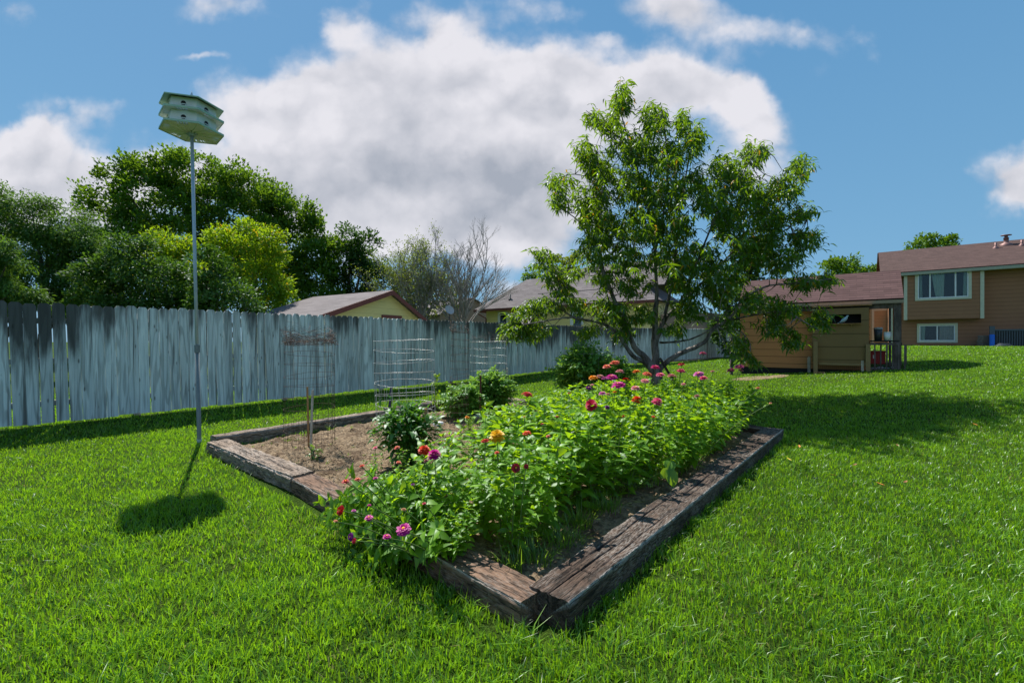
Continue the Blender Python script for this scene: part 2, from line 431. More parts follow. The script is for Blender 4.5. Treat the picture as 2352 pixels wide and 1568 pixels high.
def shingle_fn(c1, c2, c3, sx, sz, rot=None):
    def fn(t, p):
        uvn = t.new('ShaderNodeUVMap'); uvn.uv_map = 'UVMap'; u_ = uvn.outputs[0]
        br = t.new('ShaderNodeTexBrick'); t.put(br.inputs['Vector'], u_)
        br.inputs['Scale'].default_value = 1.0
        br.inputs['Brick Width'].default_value = sx; br.inputs['Row Height'].default_value = sz
        br.inputs['Mortar Size'].default_value = 0.004; br.inputs['Mortar Smooth'].default_value = 0.5
        br.inputs['Color1'].default_value = c1 + (1,); br.inputs['Color2'].default_value = c2 + (1,); br.inputs['Mortar'].default_value = tuple(x * .6 for x in c1) + (1,)
        n = t.noise(u_, 30, 5, 0.7); n2 = t.noise(t.scale(u_, (2.5, 8, 1)), 1.0, 4, 0.7)
        v = t.math('ADD', t.math('MULTIPLY', n, 0.5), t.math('ADD', t.math('MULTIPLY', n2, 0.7), 0.40))
        y = t.xyz(u_)[1]
        wob = t.math('MULTIPLY', t.noise(t.scale(u_, (3, .2, 1)), 1.0, 3), 0.02)
        fr = t.math('FRACT', t.math('DIVIDE', t.math('ADD', y, wob), sz))
        ln = t.math('MULTIPLY', t.ramp(fr, 0.34, 0.04), t.math('ADD', 0.50, t.math('MULTIPLY', t.noise(t.scale(u_, (1.6, 9, 1)), 1.0, 3), 0.75)), clamp=True)
        bumpn(t, p, fr, -0.5, 0.02)
        return t.mix(ln, t.vmath('MULTIPLY', br.outputs['Color'], t.comb(v, v, v)), c3)
    return fn
M['roof_brown'] = principled('roof_brown', (0, 0, 0), 0.9, 0.2, fn=shingle_fn((0.072, 0.043, 0.038), (0.102, 0.062, 0.055), (0.024, 0.014, 0.013), 0.30, 0.14))
M['roof_coop'] = principled('roof_coop', (0, 0, 0), 0.9, 0.2, fn=shingle_fn((0.085, 0.047, 0.046), (0.120, 0.068, 0.066), (0.020, 0.011, 0.012), 0.33, 0.125))
M['roof_grey'] = principled('roof_grey', (0, 0, 0), 0.9, 0.2, fn=shingle_fn((0.135, 0.118, 0.122), (0.19, 0.168, 0.172), (0.07, 0.06, 0.062), 0.5, 0.16))

def siding_fn(c, pitch, line=0.35, wob=0.25):
    def fn(t, p):
        co = t.new('ShaderNodeTexCoord').outputs['Object']
        x, y, z = t.xyz(co)
        fr = t.math('FRACT', t.math('DIVIDE', z, pitch))
        k = t.ramp(fr, 0.10, 0.02)
        n = t.noise(co, 1.3, 5, 0.6); n2 = t.noise(t.scale(co, (6, 6, 60)), 1.0, 4)
        v = t.math('ADD', t.math('MULTIPLY', n, wob), t.math('ADD', t.math('MULTIPLY', n2, 0.18), 0.9 - wob / 2))
        v = t.math('MULTIPLY', v, t.math('SUBTRACT', 1.0, t.math('MULTIPLY', k, 1 - line)))
        bumpn(t, p, fr, 0.4, 0.02)
        return t.vmath('MULTIPLY', c, t.comb(v, v, v))
    return fn
M['siding_brown'] = principled('siding_brown', (0, 0, 0), 0.75, 0.25, fn=siding_fn((0.335, 0.165, 0.092), 0.20, 0.30))
M['siding_coop'] = principled('siding_coop', (0, 0, 0), 0.8, 0.2, fn=siding_fn((0.52, 0.225, 0.095), 0.235, 0.18))
M['siding_olive'] = principled('siding_olive', (0, 0, 0), 0.8, 0.2, fn=siding_fn((0.225, 0.145, 0.068), 0.40, 0.40))
M['siding_yellow'] = principled('siding_yellow', (0, 0, 0), 0.75, 0.25, fn=siding_fn((0.72, 0.62, 0.27), 0.22, 0.8, 0.12))
def brick_tan_fn(t, p):
    co = t.new('ShaderNodeTexCoord').outputs['Object']
    n = t.noise(co, 3, 5); n2 = t.noise(t.scale(co, (12, 12, 30)), 1.0, 3)
    return t.mix(t.math('ADD', t.math('MULTIPLY', n, .5), t.math('MULTIPLY', n2, .5)), (0.16, 0.12, 0.095), (0.34, 0.27, 0.22))
M['brick_tan'] = principled('brick_tan', (0, 0, 0), 0.9, 0.1, fn=brick_tan_fn)
M['siding_warm'] = principled('siding_warm', (0, 0, 0), 0.75, 0.25, fn=siding_fn((0.50, 0.25, 0.13), 0.20, 0.7))  # lighter siding: sunlight on the recessed wing painted into its colour
M['trim_tan'] = principled('trim_tan', (0.62, 0.45, 0.33), 0.6)
M['trim_red'] = principled('trim_red', (0.165, 0.045, 0.035), 0.6)
M['trim_cream'] = principled('trim_cream', (0.55, 0.55, 0.42), 0.55)
M['fascia'] = principled('fascia', (0.36, 0.37, 0.28), 0.6)
M['fascia_coop'] = principled('fascia_coop', (0.34, 0.26, 0.19), 0.7)
M['vinyl'] = principled('vinyl', (0.72, 0.76, 0.78), 0.4)
M['wood_grey'] = principled('wood_grey', (0, 0, 0), 0.85, 0.2, fn=bark_fn((0.075, 0.060, 0.055), (0.16, 0.135, 0.13), 8))
M['wood_olive'] = principled('wood_olive', (0.26, 0.175, 0.085), 0.8)
M['wood_pale'] = principled('wood_pale', (0, 0, 0), 0.85, 0.2, fn=bark_fn((0.38, 0.33, 0.27), (0.58, 0.53, 0.47), 14))
M['wood_tan'] = principled('wood_tan', (0, 0, 0), 0.85, 0.2, fn=bark_fn((0.30, 0.15, 0.06), (0.44, 0.26, 0.12), 14))
M['black'] = principled('black', (0.012, 0.012, 0.013), 0.8)
M['black_plastic'] = principled('black_plastic', (0.045, 0.05, 0.055), 0.45)
M['grey_lid'] = principled('grey_lid', (0.30, 0.32, 0.33), 0.5)
M['white_plastic'] = principled('white_plastic', (0.72, 0.74, 0.76), 0.45)
M['red_plastic'] = principled('red_plastic', (0.36, 0.012, 0.02), 0.45)
M['grey_stone'] = principled('grey_stone', (0.33, 0.34, 0.36), 0.8)
M['blue_plastic'] = principled('blue_plastic', (0.015, 0.13, 0.55), 0.4)
M['slat_grey'] = principled('slat_grey', (0.085, 0.105, 0.13), 0.6)
M['glass'] = principled('glass', (0.012, 0.018, 0.022), 0.06, 0.8)
M['curtain'] = principled('curtain', (0.50, 0.64, 0.56), 0.9)
M['blind'] = principled('blind', (0.42, 0.40, 0.38), 0.9)
M['bird_white'] = principled('bird_white', (0.66, 0.70, 0.68), 0.5)
M['bird_trim'] = principled('bird_trim', (0.34, 0.50, 0.38), 0.5)
M['galv'] = principled('galv', (0.36, 0.44, 0.52), 0.45, 0.5, 0.15)  # bluish base: sky light on the upper pole put into the colour
M['galv_dull'] = principled('galv_dull', (0.17, 0.20, 0.21), 0.55, 0.4, 0.1)  # darker base: dimmer reflection on the lower pole put into the colour
M['wire'] = principled('wire', (0.50, 0.51, 0.50), 0.45, 0.5, 0.5)
M['wire_rust'] = principled('wire_rust', (0.10, 0.06, 0.045), 0.7, 0.3, 0.2)
M['rust'] = principled('rust', (0.105, 0.045, 0.03), 0.85, 0.2)
M['navy'] = principled('navy', (0.02, 0.035, 0.07), 0.5)
M['duct'] = principled('duct', (0.24, 0.135, 0.125), 0.55, 0.4, 0.3)
M['dish'] = principled('dish', (0.40, 0.38, 0.38), 0.6)
M['pigeon'] = principled('pigeon', (0.40, 0.52, 0.60), 0.7)
M['straw'] = leafmat('straw', (0.10, 0.065, 0.035), (0.38, 0.28, 0.17), (0.2, 0.14, 0.06), 0.15, 0.02, 0.6)

# ------------------------------------------------------------------ the ground
def axis(lo, hi, mid0, mid1, step, far):
    a = list(np.arange(mid0, mid1 + 1e-6, step)); s = step; x = mid1
    while x < hi: s *= 1.25; x += s; a.append(x)
    s = step; x = mid0; pre = []
    while x > lo: s *= 1.25; x -= s; pre.append(x)
    return np.array(pre[::-1] + a)
gx = axis(-900, 900, -12, 26, 0.25, 0); gy = axis(-300, 1200, -1, 32, 0.25, 0)
GX, GY = np.meshgrid(gx, gy)
GZ = terrain(GX, GY)
n1, n2 = GX.shape
idx = np.arange(n1 * n2).reshape(n1, n2)
Fq = np.stack([idx[:-1, :-1], idx[:-1, 1:], idx[1:, 1:], idx[1:, :-1]], -1).reshape(-1, 4)
tag(raw('lawn', np.stack([GX, GY, GZ], -1).reshape(-1, 3), Fq, M['lawn'], True), kind='structure',
    label='mown green back yard lawn')

# bed corners (outer edge of the ties)
BN, BL, BF, BR = map(np.array, ((0.16, 2.05), (-3.87, 5.62), (-0.42, 10.42), (3.95, 6.50)))
eu = np.array((-0.749, 0.663)); ev = np.array((0.645, 0.764))
def bed(u, v):
    """point inside the bed: u metres along the left ties, v metres along the right tie"""
    return np.array((0.10, 2.28)) + u * eu + v * ev
def in_quad(x, y, Q):
    ok = np.ones(np.shape(x), bool)
    for i in range(4):
        a = Q[i]; b = Q[(i + 1) % 4]
        ok &= ((b[0] - a[0]) * (y - a[1]) - (b[1] - a[1]) * (x - a[0])) < 0
    return ok
BQ = [BN, BL, BF, BR]
ns = 220
S, T = np.meshgrid(np.linspace(0.02, 0.98, ns), np.linspace(0.02, 0.98, ns))
P = (BN[None, None] * ((1 - S) * (1 - T))[..., None] + BL * (S * (1 - T))[..., None] + BF * (S * T)[..., None] + BR * ((1 - S) * T)[..., None])
zs = np.empty(S.shape)
def soil_z(x, y):
    return 0.045 + 0.030 * mnoise.noise((x * 1.7, y * 1.7, 3.1)) + 0.034 * mnoise.noise((x * 6, y * 6, 1.0)) + 0.022 * abs(mnoise.noise((x * 17, y * 17, 5.0))) + 0.012 * mnoise.noise((x * 40, y * 40, 2.0))
for i in range(ns):
    for j in range(ns):
        zs[i, j] = soil_z(P[i, j, 0], P[i, j, 1])
idx = np.arange(ns * ns).reshape(ns, ns)
Fq = np.stack([idx[:-1, :-1], idx[1:, :-1], idx[1:, 1:], idx[:-1, 1:]], -1).reshape(-1, 4)
tag(raw('soil', np.concatenate([P, zs[..., None]], -1).reshape(-1, 3), Fq, M['soil'], True), kind='structure', label='bare sandy soil of the garden bed')
# thin bare patch by the tree
pc = gp(1748, 884, 0.02)[:2]
mb = MB()
pts = []
for k in range(40):
    a = k / 40 * 2 * math.pi; r = 1 + 0.25 * mnoise.noise((math.cos(a) * 1.5, math.sin(a) * 1.5, 2))
    x, y = pc[0] + 0.9 * r * math.cos(a), pc[1] + 0.45 * r * math.sin(a); pts.append((x, y, tz(x, y) + 0.012))
mb.add([(pc[0], pc[1], tz(*pc) + 0.014)] + pts, [(0, k + 1, (k + 1) % 40 + 1) for k in range(40)])
tag(mb.build('soil_patch', M['soil']), kind='structure', label='pinkish bare soil patch in the lawn')

def blade_mesh(x, y, z, h, wd, lean, bend, tint, odd):
    """grass blades: 5 vertices each"""
    n = len(x)
    a = rng.uniform(0, 2 * np.pi, n)
    sx, sy = np.cos(a), np.sin(a)                       # width axis
    la = rng.uniform(0, 2 * np.pi, n)
    lx, ly = np.cos(la) * lean, np.sin(la) * lean
    V = np.empty((n, 5, 3), np.float32)
    m = 0.55
    V[:, 0] = np.stack([x - sx * wd / 2, y - sy * wd / 2, z - 0.005], 1)
    V[:, 1] = np.stack([x + sx * wd / 2, y + sy * wd / 2, z - 0.005], 1)
    mx, my = x + lx * h * 0.35, y + ly * h * 0.35
    V[:, 2] = np.stack([mx - sx * wd * 0.42, my - sy * wd * 0.42, z + h * m], 1)
    V[:, 3] = np.stack([mx + sx * wd * 0.42, my + sy * wd * 0.42, z + h * m], 1)
    V[:, 4] = np.stack([x + lx * h * (1 + bend), y + ly * h * (1 + bend), z + h * (1 - 0.35 * bend * lean)], 1)
    b = (np.arange(n) * 5)[:, None]
    F = np.stack([b + np.array((0, 1, 3)), b + np.array((0, 3, 2)), b + np.array((2, 3, 4))], 1).reshape(-1, 3)
    tt = np.repeat(np.stack([tint, odd, np.zeros(n)], 1), 5, axis=0)
    return V.reshape(-1, 3), F, tt
def lf(x, y, s, ph=0.0):
    """cheap smooth noise in about -1..1"""
    r = 0
    for k, (a, b, c) in enumerate(((1.0, 0.7, 0.3), (-0.6, 1.1, 1.7), (1.7, -0.4, 2.9), (0.3, -1.9, 4.1), (2.3, 1.9, 5.3))):
        r = r + np.sin((a * x + b * y) * s + c + ph + 1.3 * np.sin((b * x - a * y) * s * 0.7 + c)) / (1 + 0.35 * k)
    return r / 2.9
coop_q = None
def grass_at(x, y, dens_h, wd0, far=0.0):
    n = len(x)
    z = terrain(x, y)
    tuft = lf(x, y, 17.0) * 0.35 + lf(x, y, 9.0) * 0.45 + lf(x, y, 3.1, 2) * 0.4
    h = dens_h * (0.80 + 0.50 * tuft + rng.uniform(-0.3, 0.45, n))
    # unmown fringe along the ties and round the pole
    dn = np.full(n, 9.0)
    for a, b in ((BN, BL), (BN, BR), (BL, BF), (BF, BR)):
        ab = b - a; t = np.clip(((x - a[0]) * ab[0] + (y - a[1]) * ab[1]) / (ab @ ab), 0, 1)
        dn = np.minimum(dn, np.hypot(x - a[0] - t * ab[0], y - a[1] - t * ab[1]))
    h *= 1 + 0.75 * np.exp(-(dn / 0.07) ** 2) * rng.uniform(0, 1, n)
    long = rng.uniform(0, 1, n) > 0.985
    h[long] *= 1.6
    tint = 0.50 + 0.24 * lf(x, y, 0.9, 1) + 0.18 * lf(x, y, 4.5, 3) + 0.16 * lf(x, y, 12, 7) + rng.normal(0, 0.30, n)
    odd = np.where(rng.uniform(0, 1, n) < 0.018 + 0.12 * np.clip(lf(x, y, 1.3, 5) - 0.35, 0, 1) + 0.12 * np.clip(lf(x, y, 5.3, 5) - 0.45, 0, 1), 1.0, 0.0)
    lean = np.abs(rng.normal(0.45, 0.3, n)) + 0.15 * tuft
    return blade_mesh(x, y, z, h, wd0 * rng.uniform(0.55, 1.5, n), np.clip(lean, 0.02, 1.3), rng.uniform(0.1, 0.8, n), np.clip(tint, 0, 1), odd)
coopA, coopB = np.array((7.9, 15.73)), np.array((11.4, 13.05))
COOPQ = [coopA + (-0.2, 0.1), coopA + np.array((0.611, 0.791)) * 2.6, coopB + np.array((0.611, 0.791)) * 2.6, coopB + (0.0, -0.1)]
Vs, Fs, Ts = [], [], []; off = 0
for y0, y1, dens, hh, wd in ((1.0, 2.6, 10500, 0.050, 0.0050), (2.6, 4.2, 6800, 0.048, 0.0058), (4.2, 7, 3900, 0.044, 0.0068), (7, 12, 2000, 0.042, 0.010), (12, 19, 800, 0.038, 0.017), (19, 33, 260, 0.042, 0.030)):
    xr = 1.30 * y1 + 1.6
    n = int(dens * 2 * xr * (y1 - y0))
    y = rng.uniform(y0, y1, n); x = rng.uniform(-xr, xr, n)
    d1 = (x - FA[0]) * FN[0] + (y - FA[1]) * FN[1]; d2 = (x - FB[0]) * FN2[0] + (y - FB[1]) * FN2[1]
    keep = (np.abs(x) < 1.27 * y + 1.5) & (np.minimum(d1, d2) > np.where(x < 4, -5.5, -1.6)) & ~in_quad(x, y, BQ) & ~in_quad(x, y, COOPQ)
    thin = rng.uniform(0, 1, n) < 0.30 + 0.62 * (0.5 + 0.5 * lf(x, y, 7.0, 4)) + 0.25 * lf(x, y, 21.0, 1)
    pr = ((x - pc[0]) / 0.95) ** 2 + ((y - pc[1]) / 0.48) ** 2
    keep &= thin & ((pr > 1) | (rng.uniform(0, 1, n) < 0.6))
    x, y = x[keep], y[keep]
    V, Fa, tt = grass_at(x, y, hh, wd)
    nb_ = len(x)
    Vs.append(V); Fs.append(Fa + off); Ts.append(tt); off += len(V)
tag(raw('grass', np.concatenate(Vs), np.concatenate(Fs), M['grass'], False, np.concatenate(Ts)), 'short mown grass covering the whole yard', 'grass', kind='stuff')
del Vs, Fs, Ts

# ------------------------------------------------------------------ garden bed: railway ties
def tie(label, a, b, wdt, z0, z1, mat, seed, rough=1.0, ends=0.012):
    """a, b: the two ends of the OUTER long edge; the tie lies to the left of a->b"""
    a = np.array(a, float); b = np.array(b, float); L = np.linalg.norm(b - a); ang = math.atan2(*(b - a)[::-1])
    ht = z1 - z0; nst = max(24, int(L / (0.011 if seed == 1 else 0.02))); sec = []
    def edge(p, q, m):
        for k in range(m):
            t = k / m; sec.append((p[0] + (q[0] - p[0]) * t, p[1] + (q[1] - p[1]) * t, 1.0 if k == 0 else (0.3 if k in (1, m - 1) else 0.0)))
    c = [(0, 0), (wdt, 0), (wdt, ht), (0, ht)]
    for i in range(4): edge(c[i], c[(i + 1) % 4], (7, 14, 40, 14)[i])
    ks = len(sec); V = []; T = []
    rr = random.Random(seed)
    cracks = [(wdt * rr.uniform(.15, .85), rr.uniform(0, L * .7), rr.uniform(.5, 1.6), rr.uniform(.5, 1)) for _ in range(int(3 + L * 1.6))]
    if seed == 1: cracks += [(wdt * .52, -.1, 1.3, 1.2), (wdt * .70, .05, 2.2, .9)]
    for i in range(nst + 1):
        x = L * i / nst
        for (y, z, e) in sec:
            cx_, cz_ = wdt / 2, ht / 2
            n = mnoise.noise((x * 2.3 + seed, y * 9, z * 9)); nn = mnoise.noise((x * 11 + seed, y * 30, z * 30 + 4)); n3 = mnoise.noise((x * 30 + seed, y * 60, z * 60))
            ee = e * (0.004 + 0.016 * max(0, mnoise.noise((x * 5 + seed * 3, y * 5, z * 5)) + .25)) * rough
            dy, dz_ = (y - cx_) / wdt, (z - cz_) / ht
            s = (n * 0.009 + nn * 0.005 + n3 * 0.003) * rough
            g = 0.0
            if z > ht * .98 or i in (0, nst):
                for (yc, xs, ln, am) in cracks:
                    if xs <= x <= xs + ln:
                        q = yc + 0.016 * mnoise.noise((x * 3 + yc * 40, seed, 0)) + 0.05 * (x - xs) * mnoise.noise((yc * 90, seed, 1))
                        f = math.sin(math.pi * min(1, max(0.02, (x - xs) / ln))) ** .6 if xs > 0 else min(1, (xs + ln - x) / ln * 1.5)
                        g = max(g, am * f * math.exp(-((y - q) / 0.0042) ** 2))
                if seed == 1 and z > ht * .98: g = max(g, .9 * math.exp(-((x - .30 - .08 * y) / 0.006) ** 2))
            V.append((x + (0.008 * nn if i in (0, nst) else 0), y - 2 * dy * ee + s * 2 * dy, z0 + z - 2 * dz_ * ee + s * 2 * dz_ - g * 0.013))
            T.append((z / ht, e if z > ht * 0.6 else e * 0.4, g))
    Fa = []
    for i in range(nst):
        for k in range(ks):
            Fa.append((i * ks + k, (i + 1) * ks + k, (i + 1) * ks + (k + 1) % ks, i * ks + (k + 1) % ks))
    for e, x in ((0, -0.004), (nst, L + 0.004)):
        V.append((x, wdt / 2, z0 + ht / 2)); T.append((0.5, 0, .3)); ci = len(V) - 1
        for k in range(ks):
            q = (e * ks + k, e * ks + (k + 1) % ks)
            Fa.append((ci, q[0], q[1], q[1]) if e == 0 else (ci, q[1], q[0], q[0]))
    me = bpy.data.meshes.new('garden_timber')
    me.from_pydata(V, [], [f[:3] if len(set(f)) == 3 else f for f in Fa])
    add_tint(me, np.array(T)); me.materials.append(mat)
    o = bpy.data.objects.new('garden_timber', me)
    o.location = (a[0], a[1], 0); o.rotation_euler = (0, 0, ang); link(o)
    return tag(o, label, 'timber', 'weathered timbers edging the garden bed')
n_r = np.array((-0.764, 0.645))
tie('longest dark cracked timber along the right edge, its cut end nearest the camera', (0.272, 2.148), (3.88, 6.418), 0.245, -0.06, 0.152, M['tie'], 1, .5)
tie('short brown timber at the front left of the bed, butting the long dark timber', (-2.035, 4.150), (0.040, 2.180), 0.215, -0.05, 0.134, M['tie_red'], 9, .7)
tie('grey splintered timber at the left corner of the bed beside the birdhouse pole', (-3.815, 5.60), (-2.050, 4.166), 0.245, -0.06, 0.146, M['tie_pale'], 17, 1.9)
tie('pale topped timber on the fence side of the bed, behind the two stakes', (-2.42, 8.10), (-3.98, 5.93), 0.20, -0.05, 0.165, M['tie_pale'], 23)
tie('dark brown timber on the fence side of the bed, beyond the wire hoop cages', (-0.68, 10.43), (-2.35, 8.22), 0.21, -0.05, 0.19, M['tie'], 31)
tie('rounded grey brown timber at the back of the bed beside the tomato plant', (1.75, 8.72), (-0.30, 10.40), 0.21, -0.05, 0.13, M['tie_pale'], 37)
tie('timber at the far right back of the bed, hidden behind the zinnias', (3.86, 6.66), (1.80, 8.66), 0.21, -0.05, 0.13, M['tie'], 41)

# soil litter (stuff) and weeds
n = 26000
uu = rng.uniform(0.2, 5.0, n); vv = rng.uniform(0.2, 5.5, n)
pp = np.array((0.10, 2.28)) + uu[:, None] * eu + vv[:, None] * ev
dn_ = 0.5 + 0.5 * lf(pp[:, 0], pp[:, 1], 4.0, 2)
keep = rng.uniform(0, 1, n) < dn_ * 1.1
pp = pp[keep]; n = len(pp)
zz = np.array([soil_z(*q) for q in pp])
a = rng.uniform(0, 6.28, n); L_ = rng.uniform(0.008, 0.045, n); w_ = rng.uniform(0.003, 0.010, n)
D_ = np.stack([np.cos(a), np.sin(a), rng.normal(0, 0.35, n)], 1); S_ = np.stack([-np.sin(a), np.cos(a), rng.normal(0, 0.4, n)], 1)
C_ = np.concatenate([pp, (zz + 0.008 + rng.uniform(0, 0.012, n))[:, None]], 1)
V = np.stack([C_ - D_ * L_[:, None] / 2 - S_ * w_[:, None] / 2, C_ + D_ * L_[:, None] / 2 - S_ * w_[:, None] / 2, C_ + D_ * L_[:, None] / 2 + S_ * w_[:, None] / 2, C_ - D_ * L_[:, None] / 2 + S_ * w_[:, None] / 2], 1)
tag(raw('plant_litter', V.reshape(-1, 3), np.arange(4 * n).reshape(-1, 4), M['straw'], False, np.repeat(np.clip(rng.normal(0.18, 0.35, n), 0, 1), 4)),
    'brown dead leaf bits and straw strewn over the soil', 'litter', kind='stuff')

mbc = MB(); gg_ = random.Random(5)
for _ in range(1500):
    q = bed(gg_.uniform(.3, 5.0), gg_.uniform(.2, 5.5))
    if 0.5 + 0.5 * float(lf(q[0], q[1], 2.6, 1)) < gg_.random() * 1.1: continue
    r = gg_.uniform(.006, .022) ; z = soil_z(*q); a0 = gg_.uniform(0, 6); vs = [(q[0], q[1], z + r * .9)]
    for k in range(6): vs.append((q[0] + r * gg_.uniform(.7, 1.3) * math.cos(a0 + k * 1.047), q[1] + r * gg_.uniform(.7, 1.3) * math.sin(a0 + k * 1.047), z - .004 + r * gg_.uniform(0, .4)))
    mbc.add(vs, [(0, k + 1, (k + 1) % 6 + 1) for k in range(6)])
tag(mbc.build('soil_clods', M['soil']), 'small clods and crumbs of dry soil lying on the bed', 'clods', kind='stuff')
def tuft(cx_, cy_, z, r, n, h, wd, mat_acc):
    ang = rng.uniform(0, 6.28, n); rr = r * np.sqrt(rng.uniform(0, 1, n))
    x = cx_ + rr * np.cos(ang); y = cy_ + rr * np.sin(ang)
    hh = h * rng.uniform(0.45, 1.15, n)
    # three-segment arching blades
    la = ang + rng.normal(0, 0.7, n); ln = rng.uniform(0.25, 1.0, n)
    sx, sy = -np.sin(la), np.cos(la)
    rows = []
    for k, t in enumerate((0, 0.35, 0.7, 1.0)):
        px_ = x + np.cos(la) * ln * hh * t ** 1.7; py_ = y + np.sin(la) * ln * hh * t ** 1.7
        pz_ = z + hh * (t - 0.45 * ln * t ** 2.4)
        wv = wd * (1 - t ** 2) + 0.0004
        rows.append(np.stack([px_ - sx * wv / 2, py_ - sy * wv / 2, pz_], 1)); rows.append(np.stack([px_ + sx * wv / 2, py_ + sy * wv / 2, pz_], 1))
    V = np.stack(rows, 1)
    b = (np.arange(n) * 8)[:, None]
    F = np.concatenate([b + np.array((2 * k, 2 * k + 1, 2 * k + 3, 2 * k + 2)) for k in range(3)], 0)
    mat_acc.append((V.reshape(-1, 3), F, np.repeat(np.clip(rng.normal(0.5, 0.25, n), 0, 1), 8)))
def build_acc(name, acc, mat, parent=None, smooth=False):
    o = 0; Vs, Fs, Ts = [], [], []
    for V, F, T in acc: Vs.append(V); Fs.append(F + o); Ts.append(T); o += len(V)
    return raw(name, np.concatenate(Vs), np.concatenate(Fs), mat, smooth, np.concatenate(Ts), parent)
acc = []
for (px, py, r, n, h) in ((1330, 1200, .10, 60, .20), (1370, 1165, .12, 60, .16), (1410, 1130, .08, 40, .14), (1300, 1250, .12, 60, .17), (1240, 1290, .07, 40, .18), (1265, 1230, .1, 50, .2), (1590, 1060, .12, 60, .18), (1560, 1085, .08, 40, .15),
                          (1640, 1030, .1, 50, .15), (600, 985, .07, 25, .16), (570, 1000, .05, 20, .14), (700, 1000, .06, 22, .14), (760, 985, .05, 18, .14), (1045, 1025, .16, 90, .06), (1080, 1045, .14, 80, .06), (1000, 1050, .1, 50, .06), (660, 1010, .05, 16, .1), (1185, 1300, .08, 40, .2), (1215, 1270, .08, 40, .22)):
    p = gp(px, py, 0.06); tuft(p[0], p[1], 0.04, r, n, h, 0.006, acc)
for px, py, h in ((1262, 1412, .14), (1208, 1400, .1), (1175, 1395, .09), (1530, 1330, .08), (1600, 1262, .07), (1395, 1420, .07)):
    p = gp(px, py, 0.0); tuft(p[0], p[1], 0.0, 0.015, 9, h, 0.006, acc)
p = gp(1495, 1118, 0.15); tuft(p[0], p[1], 0.148, 0.03, 16, 0.05, 0.004, acc)
for _ in range(150):
    u, v = rng.uniform(0.3, 4.9), rng.uniform(0.3, 5.3); q = bed(u, v); tuft(q[0], q[1], soil_z(*q), 0.03, 6, rng.uniform(.02, .06), 0.006, acc)
for _ in range(85):
    q = bed(rng.uniform(0.25, 0.60), rng.uniform(0.2, 4.6)); tuft(q[0], q[1], soil_z(*q), 0.06, 22, rng.uniform(.09, .24), 0.005, acc)
tag(build_acc('weeds', acc, M['weed']), 'tufts of weedy grass growing in the garden bed and at its timbers', 'weeds', kind='stuff')

# fallen leaves on the lawn
cols = {'orange': principled('leaf_orange', (0.55, 0.20, 0.03), 0.6), 'yellow': principled('leaf_yellow', (0.62, 0.45, 0.04), 0.6), 'brown': principled('leaf_brown', (0.30, 0.14, 0.06), 0.7)}
for cx_, cy_, k, lab in ((605, 265, 'brown', 'in the tree shadow'), (800, 310, 'brown', 'at the edge of the tree shadow'), (1025, 340, 'orange', 'farthest right, at the tip of the tree shadow'),
                         (155, 400, 'orange', 'just beyond the far end of the long timber'), (105, 462, 'yellow', 'beside the far end of the long timber'), (430, 492, 'brown', 'below the middle of the tree shadow'),
                         (323, 540, 'orange', 'to the right of the long timber'), (555, 585, 'orange', 'nearest the camera in open sun'), (680, 577, 'brown', 'right of the nearest orange leaf'), (640, 408, 'brown', 'on the near edge of the tree shadow')):
    px, py = (2100 + cx_ / 1.809) / 1.1905, (1000 + cy_ / 1.809) / 1.1905
    p = gp(px, py, 0.05); z = tz(p[0], p[1]) + 0.055
    mb = MB(); a = rng.uniform(0, 3.14); s = 0.036 if k != 'brown' else 0.028
    e1 = np.array((math.cos(a), math.sin(a), 0.25)) * s; e2 = np.array((-math.sin(a), math.cos(a), 0.1)) * s * 0.4
    c = np.array((p[0], p[1], z))
    mb.add([c - e1, c - e1 * .3 + e2, c + e1 * .5 + e2 * .8, c + e1, c + e1 * .5 - e2 * .8, c - e1 * .3 - e2, c + (0, 0, -0.008)], [(0, 1, 6), (1, 2, 6), (2, 3, 6), (3, 4, 6), (4, 5, 6), (5, 0, 6)])
    tag(mb.build('fallen_leaf', cols[k], origin=tuple(c)), f'{k} curled fallen leaf on the grass, {lab}', 'leaf', 'fallen leaves on the lawn')

